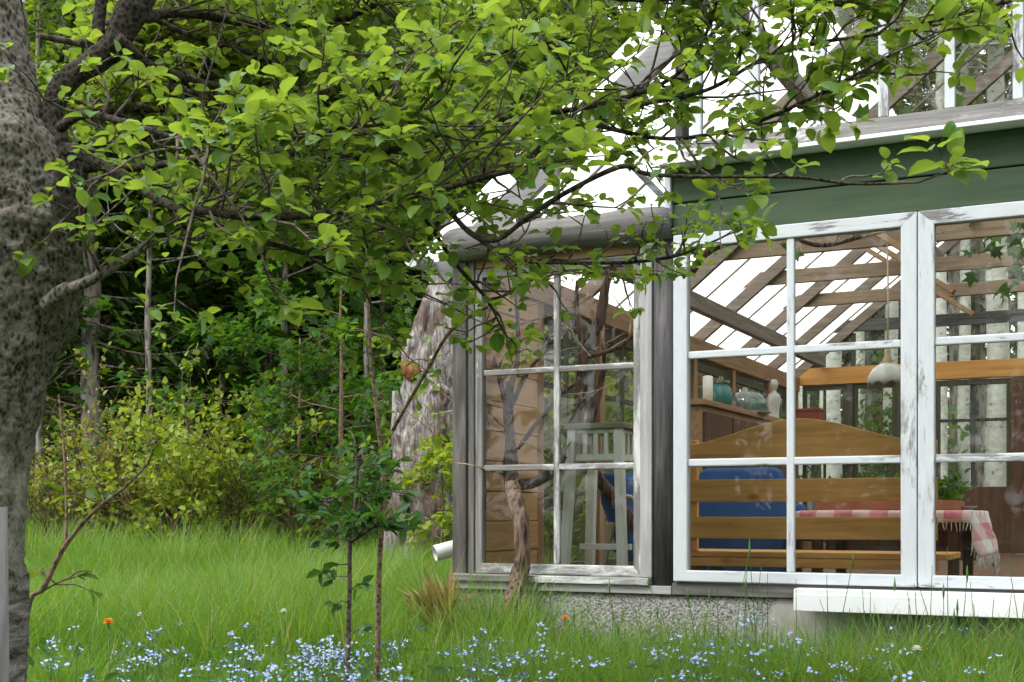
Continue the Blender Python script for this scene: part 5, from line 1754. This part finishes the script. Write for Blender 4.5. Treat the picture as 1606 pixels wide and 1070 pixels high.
# dry straw bundle at the corner of the greenhouse
rg = np.random.default_rng(9)
sb_ = thing("straw_bundle", "tuft of dry yellow straw leaning at the greenhouse corner", "straw", Vector((P(700, 940, 6.15).x, 6.15, 0)))
N = 260
pos = np.column_stack([rg.normal(0, .03, N), rg.normal(0, .04, N), rg.uniform(.12, .36, N)])
axs = np.column_stack([rg.normal(-.35, .35, N), rg.normal(-.1, .3, N), rg.uniform(.3, 1, N)])
scatter("straw", np_t := (np.array([(-.03, 0, 0), (.03, 0, 0), (.025, .6, .02), (0, 1, -.08), (-.025, .6, .02)]), [(0, 1, 2, 3, 4)]), pos, axs, rg.normal(0, 1, (N, 3)), rg.uniform(.14, .30, N), M['straw'], sb_)
mb = MB(); mb.tube([(.02, 0, -.05), (.0, 0, .2), (-.05, 0, .36)], [.03, .026, .012], 8, .3, 20); mb.build("stub", M['vine_bark'], sb_, True)

# ------------------------------------------------------------------ grass
def in_house(x, y):
    u = (x - OX) * CS - (y - OY) * SN
    v = (x - OX) * SN + (y - OY) * CS
    return (u > UL - .04) & (u < UR + .04) & (v > -.05) & (v < DEPTH + .05)

rg = np.random.default_rng(13)
def blades(n, D0, D1, px0, px1, h0, h1, w, seed, power=1.0, clump=.35):
    r = np.random.default_rng(seed)
    D = (D0 ** power + (D1 ** power - D0 ** power) * r.random(n)) ** (1 / power)
    X = D * (r.uniform(px0, px1, n) - 803) / F
    # gather into tufts
    cx = np.round(X / clump) * clump; cy = np.round(D / clump) * clump
    hsh = np.sin(cx * 12.9898 + cy * 78.233) * 43758.5453
    hsh = hsh - np.floor(hsh)
    g = .25 * hsh
    X = X + (cx + (hsh - .5) * clump - X) * g; Y = D + (cy - D) * g
    ok = ~in_house(X, Y)
    X, Y, hsh = X[ok], Y[ok], hsh[ok]
    n = len(X)
    H = r.uniform(h0, h1, n) * (.75 + .5 * hsh)
    big = np.array([noise.noise((x * .5, y * .5, 2.2)) for x, y in zip(X, Y)])
    H *= 1 + .45 * big
    Z = np.array([ground_h(x, y) for x, y in zip(X, Y)]) - .01
    a = r.uniform(0, 2 * math.pi, n)
    lean = np.abs(r.normal(.12, .26, n))
    curve = r.uniform(.05, .55, n)
    dirx, diry = np.cos(a), np.sin(a)
    fa = a + r.normal(math.pi / 2, .6, n)
    wx, wy = np.cos(fa), np.sin(fa)
    Wd = w * r.uniform(.6, 1.3, n)
    ts = np.array([0, .35, .7, 1.0]); ws = np.array([.8, 1.0, .7, 0.08])
    V = np.zeros((n, 8, 3))
    for i, (t, ww) in enumerate(zip(ts, ws)):
        out = H * (lean * t + curve * t * t)
        zz = H * t * np.sqrt(np.maximum(.15, 1 - (lean * .5 + curve * t * .55) ** 2))
        bx, by = X + dirx * out, Y + diry * out
        V[:, 2 * i, 0] = bx - wx * Wd * ww / 2; V[:, 2 * i, 1] = by - wy * Wd * ww / 2; V[:, 2 * i, 2] = Z + zz
        V[:, 2 * i + 1, 0] = bx + wx * Wd * ww / 2; V[:, 2 * i + 1, 1] = by + wy * Wd * ww / 2; V[:, 2 * i + 1, 2] = Z + zz
    rn = np.clip(.55 * r.random(n) + .3 * hsh + .25 * (big + .4), 0, .93)
    dry = r.random(n) < .035
    rn[dry] = 1.0
    return V, rn
sets = [blades(32000, 2.4, 5.0, -150, 1800, .20, .36, .0056, 1, 2.0),
        blades(30000, 4.4, 6.8, -150, 1800, .21, .385, .0060, 5, 2.0),
        blades(60000, 5.5, 12, -120, 850, .30, .52, .0060, 2, 2.0),
        blades(60000, 11, 21, -150, 820, .38, .66, .0095, 3, 2.0),
        blades(9000, 17, 30, -200, 1500, .2, .45, .015, 4, 2.0)]
V = np.concatenate([s[0] for s in sets]); rn = np.concatenate([s[1] for s in sets])
n = len(V)
quad = np.array([0, 1, 3, 2, 2, 3, 5, 4, 4, 5, 7, 6])
fc = (quad[None, :] + (np.arange(n) * 8)[:, None]).ravel()
gr = np_mesh("grass", V.reshape(-1, 3), fc, np.full(n * 3, 4), M['grass'], None, True, {"rnd": np.repeat(rn, 8)})
tag(gr, "tall meadow grass", "grass", None, "stuff")

rg = np.random.default_rng(19)
N = 5200
wd = np.sqrt(rg.uniform(3.2 ** 2, 8.5 ** 2, N)); wx_ = wd * (rg.uniform(-120, 1750, N) - 803) / F
gx, gy = np.round(wx_ / .3) * .3, np.round(wd / .3) * .3
wx_ = gx + (wx_ - gx) * .5; wd = gy + (wd - gy) * .5
ok = ~in_house(wx_, wd); wx_, wd = wx_[ok], wd[ok]; N = len(wd)
wz = rg.uniform(.08, .30, N)
wo_ = scatter("meadow_weeds", leaf_mid(), np.column_stack([wx_, wd, wz]), np.column_stack([rg.normal(0, 1, N), rg.normal(0, 1, N), rg.uniform(-.1, .9, N)]), rg.normal(0, .4, (N, 3)) + (0, 0, 1), rg.uniform(.03, .085, N), M['maple_leaf'], None, .7)
tag(wo_, "broad leaved weeds mixed into the meadow grass", "weeds", None, "stuff")

# taller single stalks in front of the plinth
rg = np.random.default_rng(17)
mb = MB()
for k in range(90):
    u = rg.uniform(-.6, 2.4); v = rg.uniform(-.75, -.12)
    p = B(u, v, 0)
    h = rg.uniform(.42, .72) if u > .2 else rg.uniform(.35, .55)
    a = rg.uniform(0, 6.28); l = rg.uniform(0, .16)
    q = [p, p + Vector((l * .3 * math.cos(a), l * .3 * math.sin(a), h * .5)), p + Vector((l * math.cos(a), l * math.sin(a), h))]
    s = spline([tuple(x) for x in q], 4)
    mb.tube([Vector(x) for x in s], [.0028 * (1 - .6 * i / (len(s) - 1)) for i in range(len(s))], 4, cap=False)
    if k % 3 == 0:
        e = q[-1]
        mb.tube([e - Vector((0, 0, .03)), e, e + Vector((0, 0, .035))], [.001, .0055, .001], 5)
stl = mb.build("grass_stalks", M['stem'], gr, True)
stl["kind"] = "stuff"

# ------------------------------------------------------------------ forget-me-nots and other flowers
def fmn_mesh(seed):
    r = np.random.default_rng(seed)
    mb = MB()
    for k in range(int(r.integers(3, 6))):
        a = r.uniform(0, 6.28); rad = r.uniform(0, .10)
        b = Vector((rad * math.cos(a), rad * math.sin(a), 0)); h = r.uniform(.22, .38)
        tip = b + Vector((r.normal(0, .04), r.normal(0, .04), h))
        mb.tube([b, b.lerp(tip, .5) + Vector(r.normal(0, .008, 3)), tip], [.002, .0016, .001], 4, cap=False, mi=0)
        for j in range(3):
            q = b.lerp(tip, r.uniform(.2, .7)); aa = r.uniform(0, 6.28)
            d = Vector((math.cos(aa), math.sin(aa), .5)); s_ = Vector((-math.sin(aa), math.cos(aa), 0)) * .006
            mb.add([q, q + d * .025 + s_, q + d * .05, q + d * .025 - s_], [(0, 1, 2, 3)], 0)
        for j in range(int(r.integers(6, 12))):
            c = tip + Vector((r.normal(0, .013), r.normal(0, .013), r.normal(0, .007)))
            nv = Vector((r.normal(0, .5), r.normal(-.35, .5), 1)).normalized()
            e1 = nv.cross(Vector((1, 0, 0))).normalized(); e2 = nv.cross(e1)
            R0 = r.uniform(.0045, .0068)
            vs = []
            for i in range(10):
                t = 2 * math.pi * i / 10
                vs.append(c + (e1 * math.cos(t) + e2 * math.sin(t)) * (R0 if i % 2 == 0 else R0 * .62) + nv * (.0012 if i % 2 == 0 else 0))
            vs.append(c)
            mb.add(vs, [(i, (i + 1) % 10, 10) for i in range(10)], 1)
            mb.add([c + nv * .0008 + (e1 * math.cos(t) + e2 * math.sin(t)) * .0012 for t in np.linspace(0, 5, 5)], [(0, 1, 2, 3, 4)], 2)
    me = bpy.data.meshes.new("forget_me_not")
    me.from_pydata(mb.v, [], mb.f)
    for mm in (M['stem'], M['blue_petal'], M['yellow_eye']):
        me.materials.append(mm)
    me.polygons.foreach_set("material_index", mb.m)
    me.update()
    return me
fm = [fmn_mesh(300 + k) for k in range(6)]
rg = np.random.default_rng(21)
def put_flower(x, y, s=1.0):
    o = bpy.data.objects.new("forget_me_not", fm[int(rg.integers(6))])
    COL.objects.link(o)
    o.location = (x, y, ground_h(x, y)); o.rotation_euler = (rg.normal(0, .06), rg.normal(0, .06), rg.uniform(0, 6.28)); o.scale = (s, s, s)
    tag(o, "clump of tiny pale blue forget-me-nots in the grass", "flower", "forget-me-nots in the grass")
patches = [(430, 1045, 60, 24), (225, 1030, 30, 9), (100, 1040, 25, 5), (560, 1045, 55, 18), (820, 1035, 55, 14), (690, 1000, 60, 8), (1070, 1030, 60, 13), (1180, 1000, 60, 9), (1290, 1035, 70, 12), (480, 880, 45, 9), (1240, 1060, 150, 10), (860, 1055, 70, 9), (350, 1065, 130, 12), (1450, 1040, 80, 5)]
for px, py, sp2, cnt in patches:
    for k in range(int(cnt * .95)):
        x0 = px + rg.normal(0, sp2); y0 = py + rg.normal(0, 24)
        s = rg.uniform(.8, 1.25)
        # the head of the flower (about 0.3 m up) stands where that sight line comes down to it
        y0 = max(y0, 905 if py < 950 else 955)
        D = (EYE - .32 * s) * F / (y0 - 805)
        D = min(max(D, 3.3), 14)
        x = D * (x0 - 803) / F
        if not in_house(np.array([x]), np.array([D]))[0]:
            put_flower(x, D, s)
def bloom(name, label, px, py, D, mat, R0):
    h = P(px, py, D).z
    t = thing(name, label, "flower", Vector((P(px, py, D).x, D, 0)))
    mb = MB(); mb.tube([(0, 0, -.02), (.005, 0, h * .5), (0, 0, h)], [.0028, .0024, .002], 5); mb.build("stem", M['stem'], t, True)
    mb = MB()
    for ring in range(3):
        for i in range(12):
            a = 2 * math.pi * i / 12 + ring * .2; el = .15 + .4 * ring
            d = Vector((math.cos(a) * math.cos(el), math.sin(a) * math.cos(el), math.sin(el)))
            sd = Vector((-math.sin(a), math.cos(a), 0)) * R0 * .2
            c = Vector((0, 0, h))
            mb.add([c, c + d * R0 * .6 + sd, c + d * R0, c + d * R0 * .6 - sd], [(0, 1, 2, 3)])
    mb.build("petals", mat, t)
bloom("dandelion", "single orange yellow flower in the grass near the apple trunk", 170, 978, 4.6, M['orange_petal'], .024)
bloom("dandelion", "orange flower head by the foundation right of the grapevine", 886, 972, 5.3, M['orange_petal'], .022)
bloom("daisy", "small white flower alone in the middle of the meadow grass", 445, 960, 4.9, M['white_petal'], .016)
bloom("daisy", "white flower in the grass in front of the white drip board", 1438, 1020, 4.2, M['white_petal'], .020)
